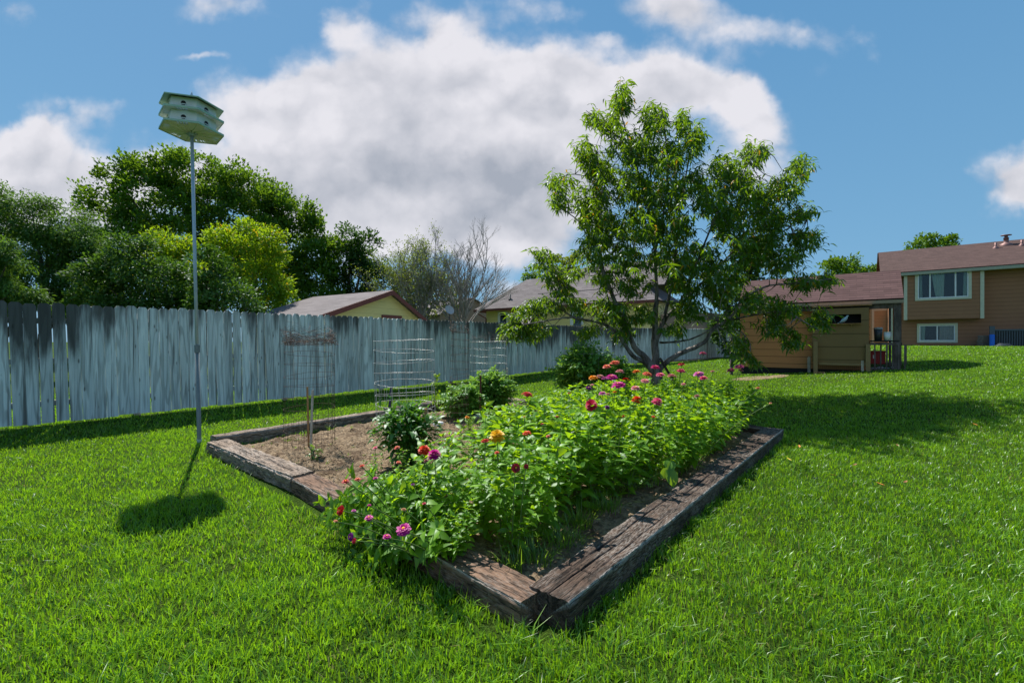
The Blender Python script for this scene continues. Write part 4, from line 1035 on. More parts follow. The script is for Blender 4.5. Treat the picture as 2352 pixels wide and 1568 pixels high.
# blooms: x, y in the 2352 px wide photo, colour, width px, facing, description
def c7(x, y, w_, *a): return ((1200 + x / 2.352) / 1.19048, (900 + y / 2.352) / 1.19048, w_ / 2.8, *a)
def c6(x, y, w_, *a): return ((500 + x / 2.94) / 1.19048, (950 + y / 2.94) / 1.19048, w_ / 3.5, *a)
BL_ = [
 c7(570, 420, 80, 'crimson', 'tall crimson flower with a yellow middle, standing alone between cage and bank'),
 c7(375, 692, 100, 'yellow', 'the only large golden yellow double flower in the bank'),
 c7(297, 717, 58, 'red', 'bright red flower tucked just left of the big yellow one'),
 c7(565, 668, 62, 'orangered', 'orange red flower on a tall stalk right of the big yellow one'),
 c7(495, 890, 62, 'darkred', 'deep dark red flower seen side on, right of and below the yellow one'),
 c7(562, 880, 34, 'darkred', 'small dark red flower half hidden right of the bigger dark red one'),
 c7(373, 792, 34, 'orangered', 'small orange red bud directly below the big yellow flower'),
 c7(1132, 217, 62, 'coral', 'coral pink flower highest at the left, before the tall tomato bush'),
 c7(1080, 240, 46, 'coral', 'smaller coral flower just left of the highest one by the tomato bush'),
 c7(1165, 272, 52, 'palepink', 'light pink flower below the highest coral one'),
 c7(993, 313, 56, 'orangeyellow', 'flat orange yellow flower against the tomato bush'),
 c7(1038, 303, 42, 'dusty', 'dusty pink flower between the orange yellow one and the magenta pair'),
 c7(1068, 316, 44, 'lilac', 'violet pink flower, left one of the magenta pair'),
 c7(1112, 308, 66, 'magenta', 'magenta flower, right one of the pair under the coral flowers'),
 c7(1205, 323, 44, 'red', 'red flower in the back row, right of the magenta pair'),
 c7(1270, 272, 46, 'orange', 'thin orange pink flower in the back row left of the tree trunk'),
 c7(1155, 360, 84, 'magenta', 'wide spiky magenta flower below the magenta pair'),
 c7(1340, 288, 54, 'coral', 'coral and orange flower just left of the tree trunk'),
 c7(1393, 245, 52, 'hotpink', 'pink flower directly in front of the tree trunk'),
 c7(1425, 293, 50, 'pink', 'pink flower at the right foot of the tree trunk'),
 c7(1500, 302, 58, 'palepink', 'pale pink ruffled flower right of the tree trunk'),
 c7(1328, 333, 52, 'palepink', 'flat pale pink flower below the coral one by the trunk'),
 c7(1560, 227, 42, 'crimson', 'crimson flower, upper one of the two stacked above each other'),
 c7(1558, 268, 52, 'hotpink', 'deep pink flower, lower one of the two stacked above each other'),
 c7(1670, 288, 58, 'lilac', 'lilac magenta flower left of the deep pink one in the back row'),
 c7(1702, 314, 48, 'hotpink', 'deep pink flower touching the lilac one at the right'),
 c7(1573, 353, 30, 'palepink', 'small pale pink flower under the stacked pair'),
 c7(1700, 155, 42, 'pink', 'pink flower on the tallest bare stalk, standing before the lawn'),
 c7(1930, 240, 52, 'pink', 'pink flower before the coop wall, higher of the far right group'),
 c7(1942, 264, 32, 'palepink', 'pale pink flower right under the one before the coop wall'),
 c7(1877, 265, 50, 'hotpink', 'deep pink flower left of the pair before the coop wall'),
 c7(1265, 378, 52, 'palepink', 'washed out pink flower right of the wide magenta one'),
 c7(1052, 412, 52, 'lilac', 'mauve pink flower below the wide magenta one'),
 c7(1088, 417, 30, 'dusty', 'small faded red flower right of the mauve pink one'),
 c7(1130, 403, 30, 'orange', 'small orange flower under the wide magenta one'),
 c7(962, 377, 34, 'purple', 'dark purple flower against the shaded foot of the tomato bush'),
 c7(985, 358, 26, 'palepink', 'tiny pale pink flower just above the dark purple one'),
 c7(1272, 458, 66, 'orangered', 'bright orange red double flower in the middle of the bank'),
 c7(1403, 470, 70, 'pink', 'rose pink flower tilted right, right of the orange red double one'),
 c7(980, 488, 78, 'crimson', 'big crimson and coral flower facing left in the upper bank'),
 c7(1083, 505, 34, 'purple', 'purple flower right of the big crimson and coral one'),
 c7(838, 412, 24, 'crimson', 'tiny crimson bud left of the tomato bush foot'),
 c7(760, 562, 30, 'crimson', 'small crimson bud on a dark stalk, left part of the bank'),
 c7(665, 608, 22, 'crimson', 'tiny crimson bud near the tall crimson flower'),
 c7(703, 687, 30, 'coral', 'small coral bud right of the orange red flower on a tall stalk'),
 c7(492, 598, 40, 'purple', 'dark purple flower low at the edge of the soil'),
 c7(1380, 562, 24, 'orangered', 'small orange red bud under the rose pink flower'),
 c7(1187, 562, 22, 'red', 'small red bud below the orange red double flower'),
 c7(1660, 428, 42, 'dusty', 'faded purple brown flower in the right part of the bank'),
 c7(1760, 270, 24, 'palepink', 'tiny pale pink flower at the back near the bare patch'),
 c7(2053, 378, 32, 'salmon', 'salmon flower on a bare stalk at the far right end of the bank'),
 c7(2133, 475, 18, 'salmon', 'tiny salmon bud farthest right, over the end of the long timber'),
 c7(435, 366, 38, 'crimson', 'red pink flower at the foot of the pale short stake'),
 c7(255, 482, 24, 'orange', 'small orange flower left of the rusty steel post'),
 c7(440, 510, 24, 'orangered', 'small orange red flower right of the rusty steel post'),
 c7(183, 565, 26, 'orangeyellow', 'small orange flower beside the narrow rusty cage'),
 c7(316, 565, 26, 'orangeyellow', 'small orange yellow flower in the low plants before the steel post'),
 c7(550, 563, 22, 'paleorange', 'pale orange flower beside the stalk of the tall crimson one'),
 c6(1265, 1308, 82, 'red', 'scarlet flower hanging out over the left timber'),
 c6(1495, 1367, 72, 'magenta', 'magenta flower with orange middle right of the scarlet one over the timber'),
 c6(1775, 1460, 122, 'magenta', 'large magenta flower with orange middle nearest the camera'),
 c6(1640, 1517, 68, 'magenta', 'small magenta flower low, left below the large nearest one'),
 c6(1348, 1520, 68, 'purple', 'purple flower hanging lowest over the lawn'),
 c6(1375, 1552, 50, 'crimson', 'crimson flower touching the lowest purple one'),
 c6(1308, 1075, 60, 'red', 'scarlet flower standing alone over the middle of the left timber'),
 c6(1440, 950, 42, 'orangered', 'small orange red flower above bare soil, left edge of the bank'),
 c6(1405, 1057, 52, 'coral', 'coral magenta flower right of the scarlet one over the left timber'),
 c6(1548, 1048, 40, 'magenta', 'small magenta flower at the left edge of the bank'),
 c6(1545, 805, 38, 'pink', 'small pink flower in front of the pepper plant, left one'),
 c6(1722, 803, 50, 'coral', 'coral pink flower in front of the pepper plant, right one'),
 c6(1940, 830, 98, 'orangered', 'big fiery orange red flower beside the magenta one at the tan stake'),
 c6(2022, 868, 110, 'magenta', 'big magenta flower with orange middle beside the fiery orange one'),
 c6(1955, 912, 36, 'dusty', 'dusty pink bud under the fiery orange and magenta pair'),
 c6(1735, 922, 40, 'coral', 'coral orange flower below the pepper plant'),
 c6(1498, 1265, 32, 'magenta', 'small magenta bud behind the scarlet flower over the timber'),
 c6(1775, 1300, 44, 'tan', 'withered tan flower above the large nearest magenta one'),
 c6(1850, 1100, 36, 'purple', 'narrow purple bud in the front part of the bank'),
 c6(1940, 1252, 32, 'crimson', 'small crimson bud in the front part of the bank'),
 c6(1228, 1392, 36, 'salmon', 'salmon bud low over the lawn at the left end'),
 c6(1375, 1310, 40, 'lilac', 'mauve bud right behind the scarlet flower over the timber'),
]
# near flowers stand lower in the photo: height above the soil from how far below the horizon they appear
zx = [27, 49, 66, 100, 150, 216, 300, 400, 470]; zv = [1.22, 1.08, .97, .885, .80, .715, .60, .45, .36]
ZG = 'zinnia plants flowering in the bed'
bpts = []
for i, (px, py, wpx, col, desc) in enumerate(BL_):
    dy_ = py - 784; zb = float(np.interp(dy_, zx, zv))
    if i == 0: zb = .84
    low = 'steel post' in desc or 'edge of the soil' in desc or 'short stake' in desc or 'narrow rusty' in desc
    if low: zb = .30 if 'short stake' not in desc else .45
    if 'in front of the pepper' in desc or 'below the pepper' in desc: zb = .40
    Y = (CAMZ - zb) * FP / dy_; p = at(px, py, Y)
    rel = p[:2] - bed(0, 0); u = float(rel @ eu); v = float(rel @ ev)
    ub = min(max(u, .45), 4.4); vb = min(max(v, .14), 5.25)
    b = bed(ub, vb); b = b * .72 + p[:2] * .28 if abs(ub - u) + abs(vb - v) > .01 else b + np.array((random.uniform(-.04, .04), random.uniform(-.04, .04)))
    bpts.append(tuple(b))
    rad = wpx / FP * Y / 2 * (1.12 if Y > 5 else 0.96)
    fh = max(.16, min(zb - .10, canopy(min(ub, 2.2), vb) * 1.04)) if not low else .2
    if i == 0: fh = .34
    t = zplant(b[0], b[1], fh, 'zinnia: ' + desc, ZG, seed=500 + i, spread=1.0 if fh > .3 else 1.3)
    z0 = soil_z(*b); out_ = p[:2] - b
    mid = (b[0] + out_[0] * .35, b[1] + out_[1] * .35, z0 + (zb - z0) * .62)
    face = (random.uniform(-.22, .22), random.uniform(-.3, .1), 1)
    if col == 'yellow': face = (0, -.35, 1)
    if 'side on' in desc or 'hidden right' in desc: face = (.25, -1, .35)
    if 'nearest the camera' in desc: face = (-.05, -.55, 1)
    if 'hanging' in desc or 'touching the lowest' in desc: face = (-.6, -.8, .45)
    if 'facing left' in desc: face = (-.6, -.7, .8)
    if 'tilted right' in desc: face = (.35, -.3, 1)
    fn_ = unit(np.array(face, float)); nb_ = p - fn_ * rad * .45
    bez = []
    p0 = np.array((b[0], b[1], z0 - .03)); p1 = np.array(mid)
    for k in range(9):
        s = k / 8; bez.append(p0 * (1 - s) ** 2 + 2 * p1 * s * (1 - s) + nb_ * s * s)
    MB().tube(bez, list(np.linspace(.0045, .0026, 9)), 6, False).build('flower_stalk', M['stem'], t, True)
    bloom(t, p, rad, col, face, 900 + i, full=(col == 'yellow' or 'double' in desc or 'fiery' in desc or 'crimson and coral' in desc))
# leafy plants without an open flower
def umax_(v): return float(np.interp(v, [0, .6, 1.4, 2.2, 3.2, 5.5], [1.62, 1.66, 1.85, 2.15, 2.35, 2.35]))
cnt = 0
cand = []
v = .22
while v < 5.45:
    u = .52 if v < 2.2 else (.40 if v < 3.2 else .33)
    while u < umax_(v):
        cand.append((u + random.uniform(-.07, .07), v + random.uniform(-.07, .07))); u += .25
    v += .255
for k in range(12): cand.append((.70 + k * .085, .16 + .02 * (k % 2)))
for v in np.arange(2.5, 4.6, .24): cand.append((.30 + random.uniform(-.03, .05), float(v)))
k = 0
for (u, v) in cand:
    if v < .4 and u < .62: continue
    b = bed(u, v); h = canopy(u, v) * random.choice((.78, .88, .95, 1.0, 1.05, 1.12, 1.2))
    if v > 3: h = min(h, .72)
    if u < .36: h *= .62
    if v < 1.5 and u > 1.3: h *= .82
    elif v < 2.2: h *= 1.10
    lean = None
    if v < .19: lean = (-.645 * (.75 + .3 * (k % 3)), -.764 * (.75 + .3 * (k % 3))); h = .52; k += 1
    elif v < .42: lean = (-.645 * .6, -.764 * .6); h = max(h, .46)
    elif v < .75 and u > .6: lean = (-.645 * .3, -.764 * .3)
    elif u > 1.6 and v < 1.4: lean = (eu[0] * .35, eu[1] * .35)
    elif u < .7: lean = (-eu[0] * (.08 if v < 2.2 else .30), -eu[1] * (.08 if v < 2.2 else .30))
    if v < .45: lab = 'leafy flowerless zinnia plant sprawling out over the front left timber'
    elif u < .75: lab = 'leafy flowerless zinnia plant on the side of the bank facing the long dark timber'
    elif v > 4.6: lab = 'leafy flowerless zinnia plant at the far end of the bank before the peach tree'
    elif u > umax_(v) - .35: lab = 'leafy flowerless zinnia plant on the side of the bank facing the bare soil'
    elif v < 2.2: lab = 'leafy flowerless zinnia plant inside the near half of the bank'
    else: lab = 'leafy flowerless zinnia plant inside the far half of the bank'
    zplant(b[0], b[1], h, lab, 'leafy zinnia plants without flowers', lean, 1.30 if v < 2 else 1.14, seed=cnt); cnt += 1
# a low row of young zinnias by the steel post
for k in range(10):
    px, py = random.uniform(1070, 1180), random.uniform(975, 1010)
    b = gp(px, py, .05)
    zplant(b[0], b[1], random.uniform(.18, .30), 'young low zinnia plant without a flower in front of the rusty steel post', 'leafy zinnia plants without flowers', None, 1.4, seed=700 + k)

# ------------------------------------------------------------------ vegetables in the bed
def bush(name, label, cat, c, rx, ry, h, n, L, wr, mat, seed, nst=10, droop=.5, compound=False, group=None, zlow=.08, stemmat='stem_dark', flat=1.0):
    g = np.random.default_rng(seed); c = np.array(c, float)
    t = empty(name, tuple(c), label, cat, group)
    sb = MB(); tips = []
    for k in range(nst):
        a = k * 2.4; r = math.sqrt((k + .5) / nst); e = c + np.array((rx * r * math.cos(a) * .8, ry * r * math.sin(a) * .8, h * (.95 - .35 * r * r)))
        m = c + (e - c) * .5 + np.array((0, 0, .12 * h)); pts = [c + (0, 0, -.03)] + [(c * (1 - s) ** 2 + 2 * m * s * (1 - s) + e * s * s) for s in (.2, .4, .6, .8, 1)]
        sb.tube(pts, list(np.linspace(.006, .002, 6)), 5, False); tips.append(pts)
    sb.build('stems', M[stemmat], t)
    # leaves gather round stem points
    q = g.integers(0, nst, n); s_ = g.uniform(.15, 1, n) ** .7
    B = np.array([tips[i][min(5, max(1, int(s * 5.99)))] for i, s in zip(q, s_)])
    dirn = unit(g.normal(0, 1, (n, 3)) * (1, 1, .55))
    P = B + dirn * g.uniform(.02, .16, n)[:, None] * (rx / .35)
    P[:, 2] = np.clip(P[:, 2], c[2] + zlow * .3, c[2] + h * 1.08)
    out = unit(P - (c + (0, 0, h * .35))) + g.normal(0, .35, (n, 3)); out[:, 2] *= .7
    tint = np.clip(.35 + .4 * (P[:, 2] - c[2]) / h * 0 + g.normal(.15, .25, n), 0, 1)
    if compound:
        m = 5; Pl, Dl, Nl, Ll, Tl = [], [], [], [], []
        N = np.tile((0, 0, 1.0), (n, 1)) + g.normal(0, .4, (n, 3)); D = unit(out); S = unit(np.cross(D, N))
        for j in range(m):
            f = (j // 2 + 1) / 3.2 if j < 4 else 1.0; sg = (1 if j % 2 else -1) if j < 4 else 0
            Pl.append(P + D * (L * f)[:, None] if hasattr(L, '__len__') else P + D * L * f - np.array((0, 0, 1)) * L * .35 * f * f); Dl.append(D * (.6 if sg else 1) + S * sg + np.array((0, 0, -.25))); Nl.append(N); Ll.append(np.full(n, L * .55)); Tl.append(tint)
        V, F, T = leaves(np.concatenate(Pl), np.concatenate(Dl), np.concatenate(Nl), np.concatenate(Ll), np.concatenate(Ll) * wr, g.uniform(.1, .6, n * m), np.concatenate(Tl), prof=PROF_SMALL)
    else:
        N = np.tile((0, 0, 1.0), (n, 1)) + g.normal(0, .35, (n, 3)) + unit(P - c) * .3
        Ln = L * g.uniform(.7, 1.25, n)
        V, F, T = leaves(P, out, N, Ln, Ln * wr, g.uniform(.2, .9, n) * droop * 2, tint)
    raw('foliage', V, F, M[mat], False, T, t)
    return t
c = gp(925, 1082, .04); bush('pepper_plant', 'dense dark green pepper bush before the bright hoop cage', 'plant', (c[0], c[1] + .15, .03), .36, .36, .68, 1500, .085, .48, 'pepper_leaf', 5, 14)
c = at(1128, 948, 8.35); bush('tomato_plant', 'bushy caged tomato plant between the rusty steel post and the pale short stake', 'plant', (c[0], c[1], .05), .38, .38, .74, 1300, .13, .6, 'tomato_leaf', 6, 14, compound=True)
c = at(1343, 930, 9.1); bush('tomato_plant', 'tallest bright green tomato bush at the back of the bed, left of the tree', 'plant', (c[0], c[1], .05), .52, .45, 1.22, 1700, .15, .6, 'tomato_leaf', 7, 18, compound=True)
c = at(1418, 900, 8.7); bush('tomato_plant', 'smaller tomato shoot right of the tallest tomato bush', 'plant', (c[0], c[1], .05), .30, .3, 1.0, 500, .14, .6, 'tomato_leaf', 17, 8, compound=True)
c = at(1068, 965, 7.9); bush('tomato_plant', 'low sprawling tomato plant left of the rusty steel post', 'plant', (c[0], c[1], .05), .38, .34, .52, 700, .13, .6, 'tomato_leaf', 8, 10, compound=True)
c = at(870, 1030, 5.6); bush('seedling', 'small young seedling by the pale stake in bare soil', 'plant', (gp(718, 1056, .05)[0], gp(718, 1056, .05)[1], .045), .10, .10, .16, 60, .05, .4, 'weed', 9, 4)
c = at(1000, 950, 6.25); v0 = MB()
t = empty('climbing_vine', (c[0], c[1], .04), 'thin yellow green vine climbing the right side of the bright hoop cage', 'vine')
pts = [(c[0] + .03 * math.sin(k * 1.7), c[1] + .03 * math.cos(k * 2.1), .04 + k * .055) for k in range(17)]
v0.tube(pts, .003, 5, False); v0.build('stem', M['stem'], t)
g = np.random.default_rng(4); P = np.array(pts)[g.integers(2, 17, 60)] + g.normal(0, .015, (60, 3)); D = g.normal(0, 1, (60, 3))
V, F, T = leaves(P, D, np.tile((0, -.5, 1.0), (60, 1)), np.full(60, .05), np.full(60, .035), np.full(60, .4), g.normal(.7, .2, 60)); raw('foliage', V, F, M['lime_leaf'], False, T, t)
# broad-leaved plant leaning over the long timber
c = gp(1450, 1125, .05); t = empty('squash_seedling', (c[0], c[1], .04), 'broad dark leaved squash seedling leaning over the long timber', 'plant')
tip = at(1535, 1078, 3.75); mb = MB(); c3 = np.array((c[0], c[1], .03)); md = (c3 + tip) / 2 + np.array((0, 0, .04))
mb.tube([c3 * (1 - s) ** 2 + 2 * md * s * (1 - s) + tip * s * s for s in np.linspace(0, 1, 7)], .006, 6); mb.build('stem', M['stem'], t, True)
P = np.array([tip, tip, tip, tip, c3 + (0.05, 0, .1), c3 + (-.05, .05, .12)]); D = np.array([(.3, -.6, -.9), (-.5, -.3, -.4), (.6, .3, .5), (.2, .5, .9), (.6, -.5, .2), (-.6, -.2, .3)], float)
V, F, T = leaves(P, D, np.array([(.2, -1, .6)] * 3 + [(0, -.6, 1)] * 3, float), np.array([.15, .10, .12, .10, .12, .12]), np.array([.12, .08, .07, .07, .09, .09]), np.full(6, .3), np.full(6, .35), prof=((0, .5), (.3, 1), (.7, .85), (1, 0))); raw('foliage', V, F, M['zinnia_leaf'], False, T, t)

# ------------------------------------------------------------------ the peach tree
def c4(x, y): return (1092 + x * .4553, 168 + y * .4553)
TY = 10.2
tb = np.array((*at(1511, 784, TY)[:2], tz(*at(1511, 784, TY)[:2])))
peach = empty('peach_tree', tuple(tb), 'large peach tree with long drooping leaves behind the flowers, its limbs forking low', 'tree')
def limb(pts, r0, r1, dep, mbx):
    """pts in the photo's pixels, dep: metres towards (+) or away from (-) the camera at the tip"""
    n = len(pts); P = []
    for i, (x, y) in enumerate(pts):
        s = i / (n - 1); P.append(at(x, y, TY - dep * s))
    # smooth subdivide
    Q = []
    for i in range(n - 1):
        p0 = P[max(i - 1, 0)]; p1 = P[i]; p2 = P[i + 1]; p3 = P[min(i + 2, n - 1)]
        for t in (0, .25, .5, .75):
            Q.append(.5 * ((2 * p1) + (-p0 + p2) * t + (2 * p0 - 5 * p1 + 4 * p2 - p3) * t * t + (-p0 + 3 * p1 - 3 * p2 + p3) * t ** 3))
    Q.append(P[-1]); m = len(Q)
    Q = [q + (random.uniform(-.012, .012), 0, random.uniform(-.012, .012)) for q in Q]
    mbx.tube(Q, [r0 + (r1 - r0) * (i / (m - 1)) ** .8 for i in range(m)], 10 if r0 > .03 else 6, False)
    return Q
mb = MB()
base_px = (1511, CY + (CAMZ - tb[2] + .1) * FP / TY)
mb.tube([tb + (0, 0, -.1), tb + (0, 0, .05), at(1509, 890, TY), at(1508, 855, TY), at(1506, 836, TY)], [.21, .16, .135, .13, .12], 14)
mb.build('trunk', M['peach_bark'], peach, True)
LIMBS = [
 ([(1507, 850), (1504, 783), (1505, 720), (1508, 690)], .095, .05, 0), ([(1508, 780), (1520, 746), (1540, 669), (1554, 555), (1565, 464), (1590, 330)], .055, .012, -.3),
 ([(1504, 850), (1480, 818), (1456, 796), (1429, 728), (1406, 678), (1383, 614), (1374, 532), (1383, 441), (1370, 350)], .085, .014, .5),
 ([(1502, 856), (1480, 832), (1452, 815), (1420, 769), (1388, 744), (1347, 735), (1310, 730), (1274, 733), (1200, 745)], .065, .010, .9),
 ([(1330, 733), (1292, 710), (1283, 646), (1262, 585)], .026, .008, .8),
 ([(1509, 856), (1529, 833), (1570, 808), (1616, 787), (1638, 755), (1679, 728), (1702, 692), (1752, 660), (1820, 651), (1911, 640)], .070, .010, .6),
 ([(1670, 735), (1711, 728), (1798, 714), (1840, 735), (1884, 760)], .024, .007, 1.1), ([(1515, 787), (1570, 783), (1611, 769), (1650, 740)], .028, .010, .8),
 ([(1507, 790), (1513, 760), (1543, 714), (1575, 687), (1616, 646), (1684, 578), (1775, 496), (1845, 400)], .055, .010, -.6),
 ([(1560, 700), (1593, 623), (1638, 510), (1684, 418), (1752, 337)], .032, .008, .7), ([(1508, 700), (1504, 578), (1479, 441), (1438, 305), (1418, 205)], .045, .008, -.2),
 ([(1445, 330), (1400, 300), (1347, 255)], .018, .006, .1), ([(1378, 520), (1365, 423), (1320, 400), (1268, 415)], .022, .006, -.4), ([(1376, 560), (1320, 500), (1262, 468)], .020, .006, .5),
 ([(1500, 600), (1530, 450), (1530, 330), (1520, 250)], .028, .007, .4), ([(1650, 610), (1740, 560), (1880, 490)], .022, .006, .3), ([(1640, 755), (1700, 760), (1725, 800), (1712, 830)], .02, .006, .4), ([(1684, 600), (1780, 590), (1880, 560)], .02, .006, -.8)]
allq = []
for pts, r0, r1, dep in LIMBS:
    mb = MB(); q = limb(pts, r0, r1, dep, mb); mb.build('limb', M['peach_bark'], peach, True); allq += q[2:]
allq = np.array(allq)
BLOBS = [(740,130,62,80),(600,225,62,38),(690,260,70,55),(900,240,85,90),(1040,250,50,60),(1100,350,60,85),(560,400,55,70),(780,380,130,85),(950,420,120,105),(620,480,105,75),(440,545,66,46),(425,645,62,40),(590,620,100,85),(780,560,125,100),(960,600,125,110),(1100,540,65,65),
 (650,780,125,110),(830,760,125,115),(1000,780,115,115),(1250,470,75,85),(1400,400,90,55),(1330,540,100,70),(1200,640,110,100),(1630,480,60,65),(1550,580,95,65),(1400,640,110,85),(1650,700,85,38),(1300,760,125,105),(1480,720,95,85),(1660,830,85,60),(1560,930,105,75),(1400,880,125,95),
 (600,900,85,105),(760,930,100,95),(950,940,100,95),(1130,930,110,110),(1250,1020,120,100),(340,930,62,62),(400,1020,70,75),(450,1090,50,65),(650,1040,60,70),(800,1060,90,60),(1050,1070,85,70),(1220,1110,90,60),(1400,1140,100,65),(1560,1180,110,60),(1500,1270,80,55),(1650,1050,110,45),(1780,1030,60,36),(1740,1240,60,55),
 (1330,1370,50,75),(1390,1440,36,34),(180,1290,75,46),(280,1275,100,75),(340,1165,115,42),(230,1210,50,40),(700,1180,55,50),(750,1310,45,55),(1290,1250,45,50),(520,1160,40,55),(1100,1190,60,50),(1600,1330,60,60),(850,1210,70,60),(640,1180,60,70),(730,1250,60,55),(560,1290,60,35),(1000,1290,60,30),(1050,1180,60,60),(560,700,60,60),(1480,830,80,60),(500,1000,30,50)]
g = np.random.default_rng(11); P, D, L_, tips = [], [], [], []
tw = MB()
for (bx, by, rx, ry) in BLOBS:
    x, y = c4(bx, by); ax, ay = rx * .4553 * .88, ry * .4553 * .88
    ns_ = int(0.66 * math.pi * ax * ay / 58 + 4)
    dspread = .35 + 1.5 * (1 - min(1, (math.hypot(x - 1530, (y - 540) * 1.0) / 420))) 
    big = ax * ay > 1400
    for k in range(ns_):
        r = math.sqrt(g.uniform()); a = g.uniform(0, 6.28)
        p = at(x + ax * r * math.cos(a) * .93, y + ay * r * math.sin(a) * .9, TY + g.normal(0, dspread * .7))
        j = allq[np.argmin(np.linalg.norm(allq - p, axis=1))]
        dr = unit(unit(p - j) * .5 + unit(p - np.array((3.6, TY, 3.4))) * .7 + np.array((0, 0, .35)) + g.normal(0, .35, 3)); ln = g.uniform(.28, .60)
        q = p - dr * ln * .5; pts = [q]
        for s in range(5): dr = unit(dr + np.array((0, 0, -.06)) + g.normal(0, .07, 3)); q = q + dr * ln / 5; pts.append(q)
        tw.tube(pts, [.0045, .004, .0035, .003, .002, .0015], 3, False)
        if g.uniform() < .30 and np.linalg.norm(j - pts[0]) < .8: tw.tube([j, j * .5 + pts[0] * .5 + g.normal(0, .05, 3), pts[0]], [.012, .007, .0045], 4, False)
        m = g.integers(12, 20)
        for i in range(m):
            s = (i + .5) / m; b = pts[int(s * 4.99)] * (1 - (s * 5) % 1) + pts[min(5, int(s * 4.99) + 1)] * ((s * 5) % 1)
            an = i * 2.4 + g.uniform(0, .6); P.append(b); D.append((math.cos(an), math.sin(an), g.uniform(-.45, .35) + .4 * (s > .8))); L_.append(g.uniform(.10, .165))
P, D, L_ = np.array(P), np.array(D), np.array(L_); n = len(P)
print('peach leaves', n)
V, F, T = leaves(P, D, np.tile((0, 0, 1.0), (n, 1)) + g.normal(0, .3, (n, 3)), L_, L_ * g.uniform(.22, .30, n), g.uniform(.45, 1.25, n), g.normal(.45, .28, n), odd=(g.uniform(0, 1, n) > .988).astype(float), prof=PROF_LONG, fold=.3)
raw('crown', V, F, M['peach_leaf'], False, T, peach)
tw.build('twigs', M['peach_bark'], peach)
# prop leaning against the trunk
a = at(1548, 878, TY - .25); b = at(1516, 822, TY - .16); mb = MB(); mb.tube([a + (a - b) * .6, a, b], .028, 7)
tag(mb.build('tree_prop', M['bark'], None, True, origin=tuple(a)), 'dark wooden prop leaning against the peach trunk at its right', 'prop')

# ------------------------------------------------------------------ trees beyond the fence
def crown(blobs, Y, mat, leafL, cover, seed, depth=1.0, up=.4, wr=.62, clump=.55, parent=None, odd=0.0, hang=0.0):
    g = np.random.default_rng(seed); P, D, Nn, T_ = [], [], [], []
    for (x, y, rx, ry) in blobs:
        c = at(x, y, Y); a = rx * Y / FP; b = ry * Y / FP; dd_ = (a + b) / 2 * depth
        area = math.pi * a * b
        nc = max(7, int(area * 1.7 / clump ** 2))
        nl = int(area * cover * 2.8 / (leafL ** 2 * wr * .6) / nc) + 3
        for k in range(nc):
            v = unit(g.normal(0, 1, 3)); r = g.uniform(.45, 1.0) ** .5
            q = c + v * (a, dd_, b) * r; tb_ = g.normal(0, .22)
            m = nl; rad = clump * g.uniform(.6, 1.15)
            pp = q + unit(g.normal(0, 1, (m, 3))) * (g.uniform(0, 1, m) ** .5)[:, None] * rad * (1, 1, .8)
            P.append(pp); o = unit(pp - q) * .7 + v * .5 + np.array((0, 0, up)); D.append(o + g.normal(0, .5, (m, 3)))
            Nn.append(v * .4 + np.array((0, 0, 1)) + g.normal(0, .5, (m, 3)))
            T_.append(np.clip(g.normal(.5 + tb_, .18, m), 0, 1))
    P, D, Nn, T_ = map(np.concatenate, (P, D, Nn, T_)); n = len(P)
    Ln = leafL * g.uniform(.7, 1.3, n)
    V, F, T = leaves(P, D, Nn, Ln, Ln * wr, g.uniform(.1, .6, n) + hang, T_, odd=(g.uniform(0, 1, n) < odd).astype(float), prof=((0, .2), (.5, 1), (1, 0)), fold=.2)
    return raw('crown', V, F, M[mat], False, T, parent), n
def bgtree(name, label, x, Y, blobs, mat, leafL, cover, seed, trunk_r=.2, bark='bark', group='trees beyond the fence', forks=6, **kw):
    b = at(x, 784, Y); z0 = tz(b[0], b[1]); t = empty(name, (b[0], b[1], z0), label, 'tree', group)
    o, n = crown(blobs, Y, mat, leafL, cover, seed, parent=t, **kw)
    g = random.Random(seed); mb = MB(); base = np.array((b[0], b[1], z0 - .2))
    ys = min(bb[1] - bb[3] * .4 for bb in blobs); top = at(sum(bb[0] for bb in blobs) / len(blobs), ys, Y)
    fk = base + (top - base) * .22
    mb.tube([base, base + (0, 0, .4), fk], [trunk_r * 1.3, trunk_r, trunk_r * .85], 9, False)
    for k in range(forks):
        bb = blobs[k % len(blobs)]; e = at(bb[0] + g.uniform(-.4, .4) * bb[2], bb[1] + g.uniform(-.3, .3) * bb[3], Y + g.uniform(-.3, .3) * bb[2] * Y / FP)
        m = (fk + e) / 2 + np.array((g.uniform(-.4, .4), g.uniform(-.3, .3), .4))
        mb.tube([fk, (fk + m) / 2, m, (m + e) / 2, e], [trunk_r * .6, trunk_r * .5, trunk_r * .34, trunk_r * .2, trunk_r * .07], 6, False)
    mb.build('trunk', M[bark], t, True)
    print(name, n)
    return t
bgtree('maple_tree', 'largest maple, with a broad dark green crown, rising behind the birdhouse pole', 480, 31,
    [(300, 425, 55, 60), (235, 470, 48, 42), (350, 470, 80, 80), (400, 410, 60, 45), (450, 430, 90, 75), (540, 430, 80, 50), (540, 500, 110, 90), (420, 560, 130, 90), (610, 470, 70, 60), (660, 520, 75, 75), (300, 560, 80, 80), (640, 600, 100, 90), (715, 560, 50, 70), (720, 640, 60, 60), (560, 620, 110, 80), (690, 690, 100, 35), (415, 375, 22, 22), (290, 378, 22, 18), (755, 545, 22, 40)],
    'maple_leaf', .21, 1.5, 21, .4, up=1.1, clump=.8)
